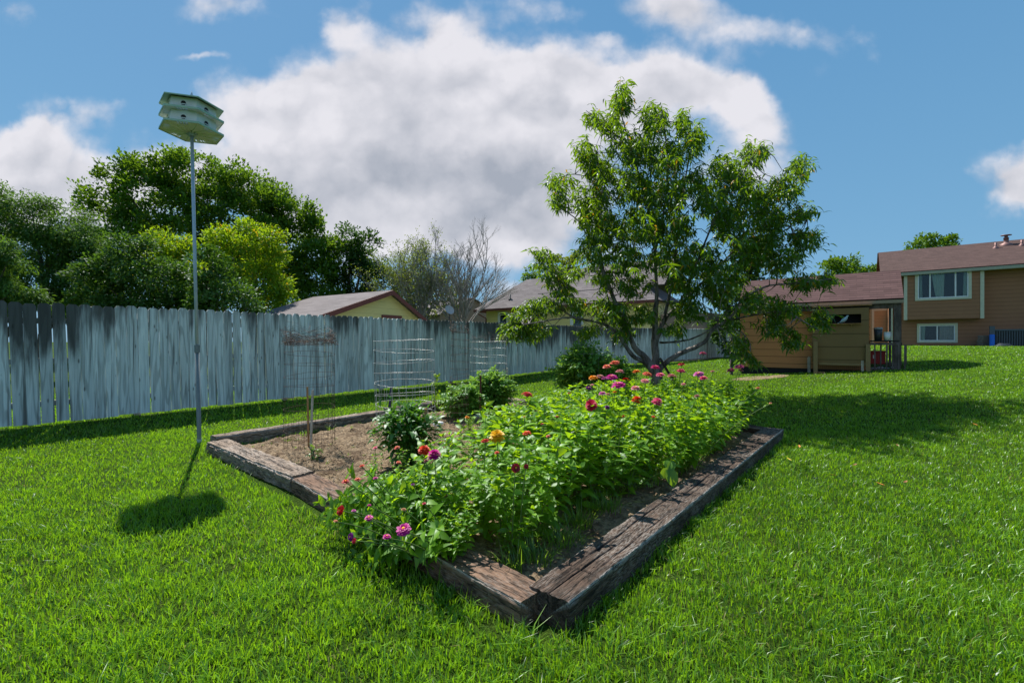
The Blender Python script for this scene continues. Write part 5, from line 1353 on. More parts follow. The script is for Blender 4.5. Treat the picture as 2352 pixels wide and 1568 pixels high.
bgtree('honey_locust', 'dark feathery tree filling the left edge of the picture', 100, 23,
    [(40, 500, 90, 65), (130, 520, 80, 55), (70, 570, 110, 80), (200, 590, 70, 60), (180, 540, 60, 45), (100, 640, 120, 60), (-40, 540, 80, 90), (240, 640, 50, 60), (-60, 640, 90, 70), (60, 700, 150, 35), (180, 695, 60, 40)], 'feather_leaf', .15, 1.3, 22, .25, wr=.4, clump=.7, up=.1, hang=.3)
bgtree('conifer_tree', 'light green tree with layered drooping sprays at the far left above the fence', -10, 15,
    [(-20, 570, 40, 30), (20, 600, 40, 22), (-10, 640, 55, 24), (35, 665, 60, 20), (10, 690, 85, 20), (-50, 620, 50, 90)], 'feather_leaf', .12, 1.8, 23, .14, wr=.3, clump=.32, up=-.1, hang=.5)
bgtree('cherry_tree', 'glossy dark leaved bushy tree left of the pole, just over the fence', 320, 15.5,
    [(230, 640, 60, 55), (300, 620, 70, 60), (370, 650, 60, 55), (260, 690, 80, 40), (350, 700, 90, 35), (240, 715, 90, 30), (380, 720, 90, 25), (300, 570, 45, 30), (420, 690, 40, 40)], 'shiny_leaf', .11, 1.7, 24, .1, clump=.4)
bgtree('young_ash', 'yellow green young tree left of the pole, with orange tips', 385, 18,
    [(350, 580, 45, 40), (400, 570, 40, 35), (430, 610, 45, 45), (380, 630, 60, 50), (440, 660, 40, 45), (340, 545, 14, 18)], 'lime_leaf', .15, 1.5, 25, .1, wr=.36, clump=.4, odd=.05)
bgtree('young_ash', 'brightest yellow green young tree, right of the pole', 575, 18,
    [(520, 560, 40, 30), (575, 545, 48, 30), (620, 560, 30, 35), (560, 600, 70, 45), (620, 620, 40, 50), (590, 660, 65, 50), (640, 690, 30, 30), (500, 530, 12, 18)], 'lime_leaf', .15, 1.6, 26, .1, wr=.36, clump=.4, odd=.05)
bgtree('cherry_tree', 'glossy dark leaved bush low right of the pole, in front of the brightest young tree', 500, 15,
    [(480, 620, 35, 45), (500, 670, 60, 45), (550, 690, 60, 35), (460, 690, 40, 30)], 'shiny_leaf', .11, 1.7, 27, .1, clump=.38)
bgtree('elm_tree', 'dense very dark tree at the right end of the tree line', 820, 33,
    [(815, 560, 36, 40), (790, 600, 45, 45), (850, 590, 40, 50), (820, 640, 70, 50), (775, 660, 45, 40), (865, 650, 30, 45)], 'dark_leaf', .20, 1.5, 28, .3, clump=.75, up=.6)
bgtree('olive_green_tree', 'olive green tree low behind the bare branched tree', 960, 36, [(935, 660, 45, 40), (990, 690, 60, 35), (1030, 660, 40, 30), (920, 700, 40, 30)], 'olive_leaf', .25, 1.3, 29, .2, clump=.7)
bgtree('distant_tree', 'small distant tree crown left of the peach tree above the grey roof', 1222, 60, [(1222, 632, 20, 14), (1215, 645, 14, 12)], 'maple_leaf', .35, 1.6, 30, .2, clump=.8, forks=2)
bgtree('distant_tree', 'distant olive crown right behind the left limbs of the peach tree', 1305, 60, [(1290, 615, 30, 26), (1325, 612, 22, 28), (1300, 640, 40, 25)], 'olive_leaf', .38, 1.6, 31, .25, clump=.9, forks=3)
bgtree('spruce_tree', 'dark tree behind the coop, seen through the right side of the peach tree', 1725, 26, [(1725, 585, 30, 45), (1735, 640, 45, 50), (1720, 700, 60, 55), (1700, 760, 60, 50)], 'dark_leaf', .2, 2.0, 32, .2, clump=.55)
bgtree('distant_tree', 'light green distant tree between the coop and the brown house', 1960, 52, [(1900, 620, 26, 22), (1950, 610, 30, 22), (1990, 625, 32, 24), (1930, 640, 60, 25), (2010, 640, 25, 25)], 'lime_leaf' if False else 'maple_leaf', .34, 1.7, 33, .25, clump=.9, up=.9)
bgtree('distant_tree', 'bright treetop peeking over the ridge of the brown house', 2140, 60, [(2110, 556, 30, 12), (2150, 552, 40, 10), (2180, 555, 18, 8), (2140, 575, 60, 15)], 'maple_leaf', .34, 1.7, 34, .25, clump=.8, up=.9)
# bare branched tree
def bare_tree(label, x, Y, H_, spread, seed, nmain=8, leafy=0.0, lx=(0, 0)):
    g = random.Random(seed); b = at(x, 784, Y); z0 = tz(b[0], b[1]); t = empty('bare_tree', (b[0], b[1], z0), label, 'tree', 'trees beyond the fence')
    mb = MB(); tips = []
    def br(p, d_, ln, r, lev):
        pts = [p]; q = p; k = 5 if lev < 2 else 3
        for i in range(k):
            d_ = (d_ + Vector((g.uniform(-.12, .12), g.uniform(-.12, .12), g.uniform(-.02, .04)))).normalized(); q = q + d_ * ln / k; pts.append(q)
        mb.tube(pts, list(np.linspace(r, r * .5, len(pts))), 5 if lev < 2 else 3, False)
        if lev >= 2: tips.append(pts[-1]); tips.append(pts[1])
        if lev < 4:
            m = (5, 4, 3, 3)[lev]
            for j in range(m):
                s = g.uniform(.3, 1); i = min(k, max(1, int(s * k)))
                a = Vector((g.uniform(-1, 1), g.uniform(-1, 1), g.uniform(-.3, .6))).normalized()
                br(pts[i], (d_ * 1.3 + a * .70).normalized(), ln * g.uniform(.42, .62), r * .55, lev + 1)
    base = Vector((b[0], b[1], z0))
    mb.tube([base + Vector((0, 0, -.2)), base + Vector((0, 0, .8)), base + Vector((0, 0, 2.4))], [.2, .15, .10], 8, False)
    for k in range(nmain):
        a = k * 2.4 + g.uniform(-.3, .3); sp = (k + .5) / nmain * 1.5 * spread
        br(base + Vector((0, 0, g.uniform(1.4, 2.4))), Vector((math.cos(a) * sp, math.sin(a) * sp, 1)).normalized(), H_ * g.uniform(.85, 1.0), .05, 0)
    mb.build('branches', M['bark_grey'], t)
    if leafy:
        gg = np.random.default_rng(seed); tp = np.array([tuple(q) for q in tips]); pxs = CX + FP * tp[:, 0] / tp[:, 1]
        w_ = np.clip((lx[1] - pxs) / (lx[1] - lx[0]), 0, 1) * leafy; tp = tp[gg.uniform(0, 1, len(tp)) < w_]
        m = 4; P = np.repeat(tp, m, 0) + gg.normal(0, .16, (len(tp) * m, 3)); n = len(P)
        V, F, T = leaves(P, gg.normal(0, 1, (n, 3)), gg.normal(0, .5, (n, 3)) + (0, 0, 1), np.full(n, .12), np.full(n, .07), np.full(n, .3), gg.normal(.5, .25, n), prof=((0, .2), (.5, 1), (1, 0)))
        raw('leaves', V, F, M['olive_leaf'], False, T, t)
bare_tree('half bare tree with sparse olive leaves left of the yellow house', 965, 30, 5.0, .62, 41, 15, .50, (900, 1060))
bare_tree('leafless grey tree with a fan of thin branches beside the yellow house', 1066, 31, 4.9, .85, 43, 18)

# ------------------------------------------------------------------ buildings
def wsolve(P0, e, px, py=None):
    k = (px - CX) / FP; s = (k * P0[1] - P0[0]) / (e[0] - k * e[1]); Y = P0[1] + e[1] * s
    return (s, CAMZ + (CY - py) * Y / FP) if py is not None else s
class Wall:
    """a vertical plane: origin P0, direction e (to the right), n towards the viewer"""
    def __init__(s, P0, e, n): s.P = np.array(P0, float); s.e = unit(np.array(e, float)); s.n = unit(np.array(n, float))
    def off(s, d_): return Wall(s.P + s.n * d_, s.e, s.n)
    def s(s_, px): return wsolve(s_.P, s_.e, px)
    def sz(s_, px, py): return wsolve(s_.P, s_.e, px, py)
    def pt(s_, a, z, d_=0.0): q = s_.P + s_.e * a + s_.n * d_; return (q[0], q[1], z)
    def box(w_, mb, s0, s1, z0, z1, d0, d1):
        b = [w_.pt(s0, z0, d1), w_.pt(s1, z0, d1), w_.pt(s1, z0, d0), w_.pt(s0, z0, d0)]
        t = [w_.pt(s0, z1, d1), w_.pt(s1, z1, d1), w_.pt(s1, z1, d0), w_.pt(s0, z1, d0)]
        return mb.quadbox(b, t)
    def pbox(w_, mb, x0, y0, x1, y1, d0, d1):
        """box from photo pixels measured on this plane"""
        s0, za = w_.sz(x0, (y0)); s1, zb = w_.sz(x1, y1)
        _, z1 = w_.sz((x0 + x1) / 2, y0); _, z0 = w_.sz((x0 + x1) / 2, y1)
        return w_.box(mb, s0, s1, z0, z1, d0, d1)
def roof_slab(name, a, b, c, d_, th, mat, parent):
    """a, b along the eave, c, d_ along the ridge (c over b)"""
    a, b, c, d_ = (np.array(p, float) for p in (a, b, c, d_)); n = unit(np.cross(b - a, d_ - a))
    if n[2] < 0: n = -n
    top = [a, b, c, d_]; bot = [p - n * th for p in top]
    me = bpy.data.meshes.new(name); o3 = np.array(parent_world(parent))
    me.from_pydata([tuple(p - o3) for p in top + bot], [], [(0, 1, 2, 3), (7, 6, 5, 4), (0, 4, 5, 1), (1, 5, 6, 2), (2, 6, 7, 3), (3, 7, 4, 0)])
    ex = unit(b - a); ey = unit(np.cross(n, ex)); uvl = me.uv_layers.new(name='UVMap')
    P = top + bot
    for l in me.loops:
        q = P[l.vertex_index] - a; uvl.data[l.index].uv = (float(q @ ex), float(q @ ey))
    me.materials.append(mat); me.update()
    return link(bpy.data.objects.new(name, me), parent)
def window(w_, x0, y0, x1, y1, mull, parent, fw, mat_frame='trim_cream', curt=(), horiz=(), hname='window'):
    """outer trim given in pixels; mull: mullion pixels"""
    s0, _ = w_.sz(x0, y0); s1, _ = w_.sz(x1, y1); _, z1 = w_.sz((x0 + x1) / 2, y0); _, z0 = w_.sz((x0 + x1) / 2, y1)
    t = MB()
    w_.box(t, s0, s1, z0, z0 + fw, 0, .05); w_.box(t, s0, s1, z1 - fw, z1, 0, .05); w_.box(t, s0, s0 + fw, z0 + fw, z1 - fw, 0, .048); w_.box(t, s1 - fw, s1, z0 + fw, z1 - fw, 0, .048)
    fr = t.build(hname, M[mat_frame], parent)
    t = MB(); g_ = fw; k = fw * .45
    w_.box(t, s0 + g_, s1 - g_, z0 + g_, z0 + g_ + k, 0, .03); w_.box(t, s0 + g_, s1 - g_, z1 - g_ - k, z1 - g_, 0, .03)
    w_.box(t, s0 + g_, s0 + g_ + k, z0 + g_ + k, z1 - g_ - k, 0, .028); w_.box(t, s1 - g_ - k, s1 - g_, z0 + g_ + k, z1 - g_ - k, 0, .028)
    for m in mull:
        sm_ = w_.s(m); w_.box(t, sm_ - k * .6, sm_ + k * .6, z0 + g_ + k, z1 - g_ - k, 0, .029)
    t.build('sash', M['vinyl'], fr)
    t = MB(); w_.box(t, s0 + g_ + .005, s1 - g_ - .005, z0 + g_ + .005, z1 - g_ - .005, .004, .012); t.build('pane', M['glass_clear'], fr)
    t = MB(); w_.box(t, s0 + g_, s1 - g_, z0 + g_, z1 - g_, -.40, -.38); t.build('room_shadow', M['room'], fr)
    for (xa, xb, xc, xd, mt) in curt:   # top from xa..xb, bottom xc..xd
        t = MB(); n = 16
        sa, sb, sc, sd = (w_.s(q) for q in (xa, xb, xc, xd)); vs = []
        for i in range(n + 1):
            f = i / n; dd_ = -.08 + .03 * math.sin(f * 28)
            for zz, u0, u1 in ((z1 - g_ - .01, sa, sb), ((z0 + z1) / 2, sa * .55 + sc * .45, sb * .55 + sd * .45), (z0 + g_ + .02, sc, sd)): vs.append(w_.pt(u0 + (u1 - u0) * f, zz, dd_))
        t.add(vs, [(3 * i + j, 3 * (i + 1) + j, 3 * (i + 1) + j + 1, 3 * i + j + 1) for i in range(n) for j in (0, 1)]); t.build('curtain', M[mt], fr, True)
    return fr, (s0, s1, z0, z1)
# glass that mirrors and lets the curtain show
m = bpy.data.materials.new('glass_clear'); m.use_nodes = True; t_ = NT(m.node_tree); t_.n.clear()
tr = t_.new('ShaderNodeBsdfTransparent'); tr.inputs[0].default_value = (.86, .90, .90, 1); gl = t_.new('ShaderNodeBsdfGlossy'); gl.inputs['Roughness'].default_value = .03
fr_ = t_.new('ShaderNodeFresnel'); fr_.inputs[0].default_value = 1.5; mx = t_.new('ShaderNodeMixShader'); t_.l.new(fr_.outputs[0], mx.inputs[0]); t_.l.new(tr.outputs[0], mx.inputs[1]); t_.l.new(gl.outputs[0], mx.inputs[2])
oo = t_.new('ShaderNodeOutputMaterial'); t_.l.new(mx.outputs[0], oo.inputs[0]); M['glass_clear'] = m
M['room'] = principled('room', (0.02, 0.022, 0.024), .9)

# --- the brown house
EH = np.array((.791, -.611)); NH = np.array((-.611, -.791))
bayw = Wall((22.0, 24.5), EH, NH); mainw = bayw.off(-.45); eavew = bayw.off(.15)
hc = mainw.pt(mainw.s(2045), 1.0)
house = empty('brown_house', hc, 'brown split level house with a mauve brown shingle roof at the right edge', 'house')
sL = mainw.s(2045); sR = sL + 17; z0h, zeh = .9, 5.12
# front wall with the window openings left free is built from slabs
lw = (2106, 742.5, 2199.5, 787)
ls0, _ = mainw.sz(lw[0], lw[1]); ls1, _ = mainw.sz(lw[2], lw[3]); _, lz1 = mainw.sz((lw[0] + lw[2]) / 2, lw[1]); _, lz0 = mainw.sz((lw[0] + lw[2]) / 2, lw[3])
ls0 += .04; ls1 -= .04; lz0 += .04; lz1 -= .04
mb = MB()
mainw.box(mb, sL, ls0, z0h, zeh, -.15, 0); mainw.box(mb, ls1, sR, z0h, zeh, -.15, 0); mainw.box(mb, ls0, ls1, z0h, lz0, -.15, 0); mainw.box(mb, ls0, ls1, lz1, zeh, -.15, 0)
mb.build('front_wall', M['siding_brown'], house)
mb = MB(); mainw.box(mb, sL + .02, sR, z0h, 1.20, 0, .012); mb.build('foundation', M['black_plastic'], house)
# side wall (sunlit) with gable
dep = 9.0; zr = 7.17
b0 = mainw.pt(sL, z0h, 0); b1 = mainw.pt(sL, z0h, -dep)
off = np.array((*(mainw.e * .15), 0))
pts = [np.array(b0), np.array(b1), np.array(mainw.pt(sL, zeh, -dep)), np.array(mainw.pt(sL, zr - .15, -dep / 2)), np.array(mainw.pt(sL, zeh, 0))]
mb = MB(); mb.prism([p - off * .0 for p in pts], off * -.02 + off); mb.build('side_wall', M['siding_coop'] if False else M['siding_brown'], house)
mb = MB(); mainw.box(mb, sL, sR, z0h, zeh, -dep, -dep + .15); mb.build('rear_wall', M['siding_brown'], house)
mb = MB(); mainw.box(mb, sL - .012, sL + .10, 1.15, zeh, -.05, .03); mb.build('corner_trim', M['trim_cream'], house)
# bay
bs0, bs1 = bayw.s(2080), bayw.s(2256); _, bzb = bayw.sz(2168, 732.5)
uw = (2101.5, 620.5, 2231.5, 688.5)
us0, _ = bayw.sz(uw[0], uw[1]); us1, _ = bayw.sz(uw[2], uw[3]); _, uz1 = bayw.sz(2166, uw[1]); _, uz0 = bayw.sz(2166, uw[3])
us0 += .05; us1 -= .05; uz0 += .05; uz1 -= .05
mb = MB()
bayw.box(mb, bs0, us0, bzb, 5.05, -.12, 0); bayw.box(mb, us1, bs1, bzb, 5.05, -.12, 0); bayw.box(mb, us0, us1, bzb, uz0, -.12, 0); bayw.box(mb, us0, us1, uz1, 5.05, -.12, 0)
bayw.box(mb, bs0, bs0 + .1, bzb, 5.05, -.449, -.121); bayw.box(mb, bs1 - .1, bs1, bzb, 5.05, -.449, -.121); bayw.box(mb, bs0 + .1, bs1 - .1, bzb, bzb + .1, -.449, -.121)
bay = mb.build('bay', M['siding_brown'], house)
for sa in (bs0, bs1):
    mb = MB(); bayw.box(mb, sa - .07, sa + .07, bzb - .01, 5.0, -.02, .03); mb.build('corner_trim', M['trim_cream'], bay)
window(bayw, *uw, (2136, 2194.5), house, .11, 'trim_cream', ((2140, 2170, 2150, 2168, 'curtain'), (2112, 2118, 2112, 2119, 'curtain'), (2214, 2222, 2212, 2222, 'curtain')))
window(mainw, *lw, (2152.5,), house, .10, 'trim_cream', ((2158, 2192, 2158, 2192, 'blind'), (2116, 2126, 2116, 2124, 'curtain')))
# roof
es0, ea = eavew.sz(2022, 622.5); es1 = sR + 1.0; ze = 5.22
rdg = Wall(mainw.P - mainw.n * 0, mainw.e, mainw.n)
def hp(s, z, d_): return mainw.pt(s, z, d_)
roof_slab('roof', hp(es0, ze, .60), hp(es1, ze, .60), hp(es1, zr, -4.4), hp(es0 + .05, zr, -4.4), .10, M['roof_brown'], house)
roof_slab('rear_roof', hp(es1, ze - .1, -9.4), hp(es0, ze - .1, -9.4), hp(es0, zr - .012, -4.43), hp(es1, zr - .012, -4.43), .10, M['roof_brown'], house)
mb = MB(); mainw.box(mb, es0, es1, ze - .21, ze - .055, .58, .66); mb.build('gutter', M['fascia'], house)
mb = MB(); mainw.box(mb, es0 + .05, es1, ze - .16, ze - .13, .0, .58); mb.build('soffit', M['fascia'], house)
def roofpt(px, py):
    """hit the front roof plane"""
    a = np.array(hp(es0, ze, .60)); b = np.array(hp(es1, ze, .60)); c = np.array(hp(es1, zr, -4.4)); n = np.cross(b - a, c - a)
    d_ = np.array(((px - CX) / FP, 1.0, (CY - py) / FP)); o_ = np.array((0, 0, CAMZ)); t = ((a - o_) @ n) / (d_ @ n); return o_ + d_ * t
def vent(px, py, r, h, cap, nm):
    p = roofpt(px, py); mb = MB(); prof = [(r * 2.6, -.25), (r * 2.4, .04), (r * 1.15, .10), (r, .12), (r, h)]
    if cap: prof += [(r * 1.1, h), (r * 1.1, h + .03), (r * .7, h + .04), (r * .7, h + .14), (r * 2.1, h + .15), (r * 2.1, h + .18), (0.01, h + .2)]
    mb.lathe(p, prof, 14); mb.build(nm, M['duct'], house, True)
vent(2311, 562, .105, .36, True, 'flue'); vent(2287, 570, .05, .30, False, 'vent_pipe'); vent(2347, 564, .05, .30, False, 'vent_pipe')
# recessed wing with the side door and lamps, seen through the coop porch
wg = mainw.off(-3.0); g0, g1 = wg.s(1990), wg.s(2045) + .3
mb = MB(); wg.box(mb, g0, g1, .8, 3.95, -3, 0); wing = mb.build('recessed_wing', M['siding_warm'], house)
p0_, zt = wg.sz(2008, 714); p1_ = wg.s(2036)
mb = MB(); wg.box(mb, p0_, p1_, .95, zt, .0, .02); dr_ = mb.build('side_door', M['siding_warm'], house)
mb = MB(); wg.box(mb, p0_ - .12, p1_ + .02, zt, zt + .12, .0, .045); wg.box(mb, p0_ - .12, p0_, .95, zt, .0, .045); mb.build('door_trim', M['trim_tan'], dr_)
for px in (2008, 2013):
    mb = MB(); q = wg.pt(wg.s(px), wg.sz(px, 701)[1], .1); mb.tube([q, (q[0] - .08, q[1] - .1, q[2] - .06)], [.05, .08], 8); mb.build('flood_lamp', M['trim_tan'], house)
# slatted screen, hose reel, coil at the foot of the house
scr = mainw.off(1.0)
t = empty('slatted_screen', scr.pt(scr.s(2283), 1.1), 'dark blue grey slatted screen at the foot of the brown house wall', 'screen')
s0, z1 = scr.sz(2283, 756); s1 = s0 + 3.2; z0_ = 1.08
mb = MB(); scr.box(mb, s0, s1, z1 - .08, z1, -.03, .05); scr.box(mb, s0, s1, z0_, z0_ + .08, -.03, .05); mb.build('frame', M['slat_grey'], t)
mb = MB(); k = s0
while k < s1: scr.box(mb, k, k + .035, z0_ + .08, z1 - .08, 0, .03); k += .085
mb.build('slats', M['slat_grey'], t); mb = MB(); scr.box(mb, s0, s1, z0_, z1 - .03, -.12, -.10); mb.build('back_board', M['black_plastic'], t)
mb = MB(); sa = scr.s(2272.5); zt_ = scr.sz(2275, 749)[1]; scr.box(mb, sa, sa + .18, 1.05, zt_, -.05, .10); o = mb.build('hose_post', M['slat_grey'], None, origin=scr.pt(sa, 1.05)); tag(o, 'grey blue post at the left end of the slatted screen', 'post')
mb = MB(); _, zq = scr.sz(2275, 769); q = scr.pt(sa + .06, 1.05, .2)
mb.lathe((q[0], q[1], 1.05), [(.16, 0), (.14, .05), (.10, .1), (.10, zq - 1.05), (.06, zq - 1.03)], 12); tag(mb.build('water_jug', M['blue_plastic'], None, True, origin=(q[0], q[1], 1.05)), 'bright blue upright container in front of the slatted screen post', 'container')
q = np.array(scr.pt(scr.s(2300), 0, .5)); q[2] = tz(q[0], q[1]); mb = MB()
for k in range(4):
    pts = [(q[0] + (.32 - .04 * k) * math.cos(a / 14 * 6.283), q[1] + (.25 - .03 * k) * math.sin(a / 14 * 6.283), q[2] + .05 + .03 * k) for a in range(15)]
    mb.tube(pts, .014, 6, False)
tag(mb.build('garden_hose', M['slat_grey'], None, True, origin=tuple(q)), 'coil of pale hose lying on the grass at the screen', 'hose')
q = scr.pt(scr.s(2266), 1.0, -.5); mb = MB()
for k in range(6): mb.obox((q[0] - .25 + random.uniform(-.03, .03), q[1] - .15, 1.0 + k * .12), (.5, -.1, 0), (.05, .3, 0), (0, 0, .105))
tag(mb.build('brick_stack', M['brick_tan'], None, origin=tuple(q)), 'stack of weathered blocks against the house left of the slatted screen', 'bricks')

# --- the coop
CP = Wall((11.37, 13.05), EH, NH); W_ = CP.off(-.20)
zg = .42; zev = 2.64
coop = empty('chicken_coop', W_.pt(W_.s(1700), zg), 'low brown wooden coop with pigeon loft, railed porch and mauve shingle roof', 'coop')
cs0 = W_.s(1700); cs1 = W_.s(1998); csR = W_.s(2068)
mb = MB(); W_.box(mb, cs0, cs1, zg + .10, zev + .05, -.08, 0); mb.build('front_wall', M['siding_coop'], coop)
mb = MB(); W_.box(mb, cs0 + .03, cs1, zg - .25, zg + .10, -.10, -.03); mb.build('skirt', M['black'], coop)
dpt = 2.2
sd = Wall(W_.P + W_.e * cs0, -W_.n, -W_.e)
mb = MB(); a0 = W_.pt(cs0, zg, 0); mb.prism([W_.pt(cs0, zg, -.08), W_.pt(cs0, zg, -dpt), W_.pt(cs0, zev, -dpt), W_.pt(cs0, 3.5, -dpt / 2), W_.pt(cs0, zev, -.08)], (*(W_.e * .08), 0)); mb.build('side_wall', M['siding_coop'], coop)
mb = MB(); mb.prism([W_.pt(cs1 - .08, zg, -.08), W_.pt(cs1 - .08, zg, -dpt), W_.pt(cs1 - .08, zev, -dpt), W_.pt(cs1 - .08, 3.5, -dpt / 2), W_.pt(cs1 - .08, zev, -.08)], (*(W_.e * .08), 0)); mb.build('porch_wall', M['siding_coop'], coop)
mb = MB(); W_.box(mb, cs0 + .08, cs1 - .08, zg, zev, -dpt, -dpt + .08); mb.build('rear_wall', M['siding_coop'], coop)
rs0 = CP.s(1694); rs1 = CP.s(2075.5)
roof_slab('roof', CP.pt(rs0, zev + .02, .05), CP.pt(rs1, zev + .02, .05), CP.pt(rs1, 3.64, -1.30), CP.pt(rs0, 3.64, -1.30), .05, M['roof_coop'], coop)
roof_slab('rear_roof', CP.pt(rs1, zev - .02, -2.65), CP.pt(rs0, zev - .02, -2.65), CP.pt(rs0, 3.632, -1.31), CP.pt(rs1, 3.632, -1.31), .05, M['roof_coop'], coop)
mb = MB(); CP.box(mb, rs0, rs1, zev - .115, zev - .02, .0, .035); mb.build('fascia', M['fascia_coop'], coop)
mb = MB(); CP.box(mb, CP.s(1700), rs1 - .05, zev - .26, zev - .12, -.16, -.08); mb.build('eave_beam', M['wood_grey'], coop)
mb = MB(); CP.box(mb, CP.s(1866), CP.s(2003), zev - .165, zev - .135, -.02, .22); mb.build('shelf_board', M['wood_tan'], coop)
# pigeon loft box on legs
LB = CP.off(.18); lx0, lx1 = LB.s(1866), LB.s(1996)
oz = LB.sz(1932, 722)[1]; ozb = LB.sz(1932, 743)[1]; zt = LB.sz(1932, 708)[1]; zb = LB.sz(1932, 832)[1]; ox0, ox1 = LB.s(1886), LB.s(1978)
mb = MB()
LB.box(mb, lx0, lx1, oz, zt, -.03, 0); LB.box(mb, lx0, lx1, zb, ozb, -.03, 0); LB.box(mb, lx0, ox0, ozb, oz, -.03, 0); LB.box(mb, ox1, lx1, ozb, oz, -.03, 0)
LB.box(mb, lx0, lx0 + .03, zb, zt, -.37, -.031); LB.box(mb, lx1 - .03, lx1, zb, zt, -.37, -.031); LB.box(mb, lx0 + .03, lx1 - .03, zt - .03, zt - .002, -.37, -.031); LB.box(mb, lx0 + .03, lx1 - .03, zb + .002, zb + .03, -.37, -.031)
loft = mb.build('pigeon_loft', M['siding_olive'], coop)
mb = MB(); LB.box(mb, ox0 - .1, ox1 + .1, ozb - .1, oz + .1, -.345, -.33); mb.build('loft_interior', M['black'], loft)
mb = MB(); LB.box(mb, ox0 - .02, ox1, ozb - .02, ozb, -.03, .10); mb.build('landing_ledge', M['wood_tan'], loft)
for px in (1906, 1954):
    mb = MB(); s = LB.s(px); mb.prism([LB.pt(s, ozb - .02, 0), LB.pt(s, ozb - .02, .08), LB.pt(s, ozb - .11, 0)], (*(LB.e * .03), 0)); mb.build('ledge_bracket', M['wood_olive'], loft)
for px, yb, yt in ((1873.5, 863, 784), (1994, 869, 790)):
    L2 = LB.off(.03); s, _ = L2.sz(px, yb); zt_ = L2.sz(px, yt)[1]; mb = MB(); L2.box(mb, s - .055, s + .055, L2.sz(px, yb)[1] - .15, zt_, -.025, .07); mb.build('loft_leg', M['wood_olive'], coop)
mb = MB(); s0 = LB.s(1880); s1 = LB.s(1990); LB.box(mb, s0, s1, zb - .09, zb - .01, -.02, .02); mb.build('lower_rail', M['wood_olive'], coop)
mb = MB(); k = s0
while k < s1: mb.tube([LB.pt(k, zg + .02, -.01), LB.pt(k, zb - .05, -.01)], .0025, 3, False); k += .05
z = zg + .05
while z < zb - .06: mb.tube([LB.pt(s0, z, -.01), LB.pt(s1, z, -.01)], .0025, 3, False); z += .05
mb.build('wire_mesh', M['wire_rust'], coop)
mb = MB(); LB.pbox(mb, 1978, 828, 1984, 853, .0, .025); mb.build('white_batten', M['wood_pale'], coop)
# porch: posts, rails, balusters
for px, w__ in ((2061, .075), (2047.5, .03)):
    q = CP.off(-.08); s = q.s(px); mb = MB(); q.box(mb, s - w__, s + w__, zg - .1, zev - .12, -.12 if w__ > .05 else -.9, .02 if w__ > .05 else -.8); mb.build('porch_post', M['wood_grey'], coop)
q = CP.off(-.08); zr1 = q.sz(2030, 787)[1]; zr0 = q.sz(2030, 792)[1]; ra, rb_ = q.s(1998), q.s(2068)
mb = MB(); q.box(mb, ra, rb_, zr0, zr1, -.05, .05); q.box(mb, ra, rb_, zg + .10, zg + .16, -.03, .03); mb.build('porch_rail', M['wood_grey'], coop)
for i in range(6):
    s = ra + .10 + i * .135; mb = MB(); q.box(mb, s, s + .035, zg + .02, zr0, .03, .055); mb.build('baluster', M['wood_grey'], coop)
qb = CP.off(-1.2)
for i in range(6):
    s = ra + .12 + i * .15; mb = MB(); qb.box(mb, s, s + .04, zg + .02, zr0, 0, .03); mb.build('baluster', M['wood_grey'], coop)
mb = MB(); qb.box(mb, ra, rb_ + .1, zr0, zr1, -.03, .05); mb.build('porch_rail', M['wood_grey'], coop)
mb = MB(); qb.box(mb, rb_ - .05, rb_ + .09, zg - .1, zev, -.10, .02); mb.build('porch_post', M['wood_grey'], coop)
mb = MB(); q.box(mb, ra, rb_ - .02, zr1 + .03, zr1 + .07, -.40, .02); mb.build('porch_shelf', M['black'], coop)
mb = MB(); q.box(mb, ra, rb_ + .05, zg - .12, zg + .02, -1.6, 0); mb.build('porch_floor', M['wood_grey'], coop)
zsh = zr1 + .07
# things on and under the shelf
sb = q.off(-.18); s0, s1 = sb.s(2005), sb.s(2029); cx_ = sb.pt((s0 + s1) / 2, zsh); r = (s1 - s0) / 2 * .86; hb = sb.sz(2017, 752)[1] - zsh
t = empty('storage_bin', cx_, 'dark ribbed storage bin with grey lid on the porch shelf', 'bin')
mb = MB(); mb.lathe(cx_, [(r * .85, 0), (r, hb * .86), (r * .9, hb * .86)], 18)
mb.build('body', M['black_plastic'], t, True); mb = MB(); mb.lathe(cx_, [(r * 1.05, hb * .86), (r * 1.08, hb * .9), (r * .95, hb), (0.01, hb * 1.02)], 18); mb.build('lid', M['grey_lid'], t, True)
s0, s1 = sb.s(2027.5), sb.s(2049); cx_ = sb.pt((s0 + s1) / 2, zsh, .10); r = (s1 - s0) / 2 * .9; hb = sb.sz(2038, 762)[1] - zsh
t = empty('bucket', cx_, 'white plastic bucket beside the dark bin on the porch shelf', 'bucket')
mb = MB(); mb.lathe(cx_, [(r * .82, 0), (r * .95, hb * .8), (r * .93, hb * .8), (r * .97, hb * .93)], 18); mb.build('body', M['white_plastic'], t, True)
mb = MB(); mb.lathe(cx_, [(r * .98, hb * .93), (r * 1.06, hb * .95), (r * 1.05, hb), (.01, hb)], 18); mb.build('lid', M['white_plastic'], t)
rd = q.off(-.35); t = empty('red_box', rd.pt(rd.s(2017), zg + .25), 'red box with a small white mark behind the porch balusters', 'box')
mb = MB(); rd.pbox(mb, 1999, 807.5, 2034, 836, -.3, 0); mb.build('body', M['red_plastic'], t, bevel=.01)
mb = MB(); rd.pbox(mb, 2005, 815, 2011, 823, 0.001, .006); mb.build('white_mark', M['white_plastic'], t)
mb = MB(); rd.pbox(mb, 1998, 805.5, 2035, 808.5, -.31, .01); mb.build('lid', M['red_plastic'], t, bevel=.005)
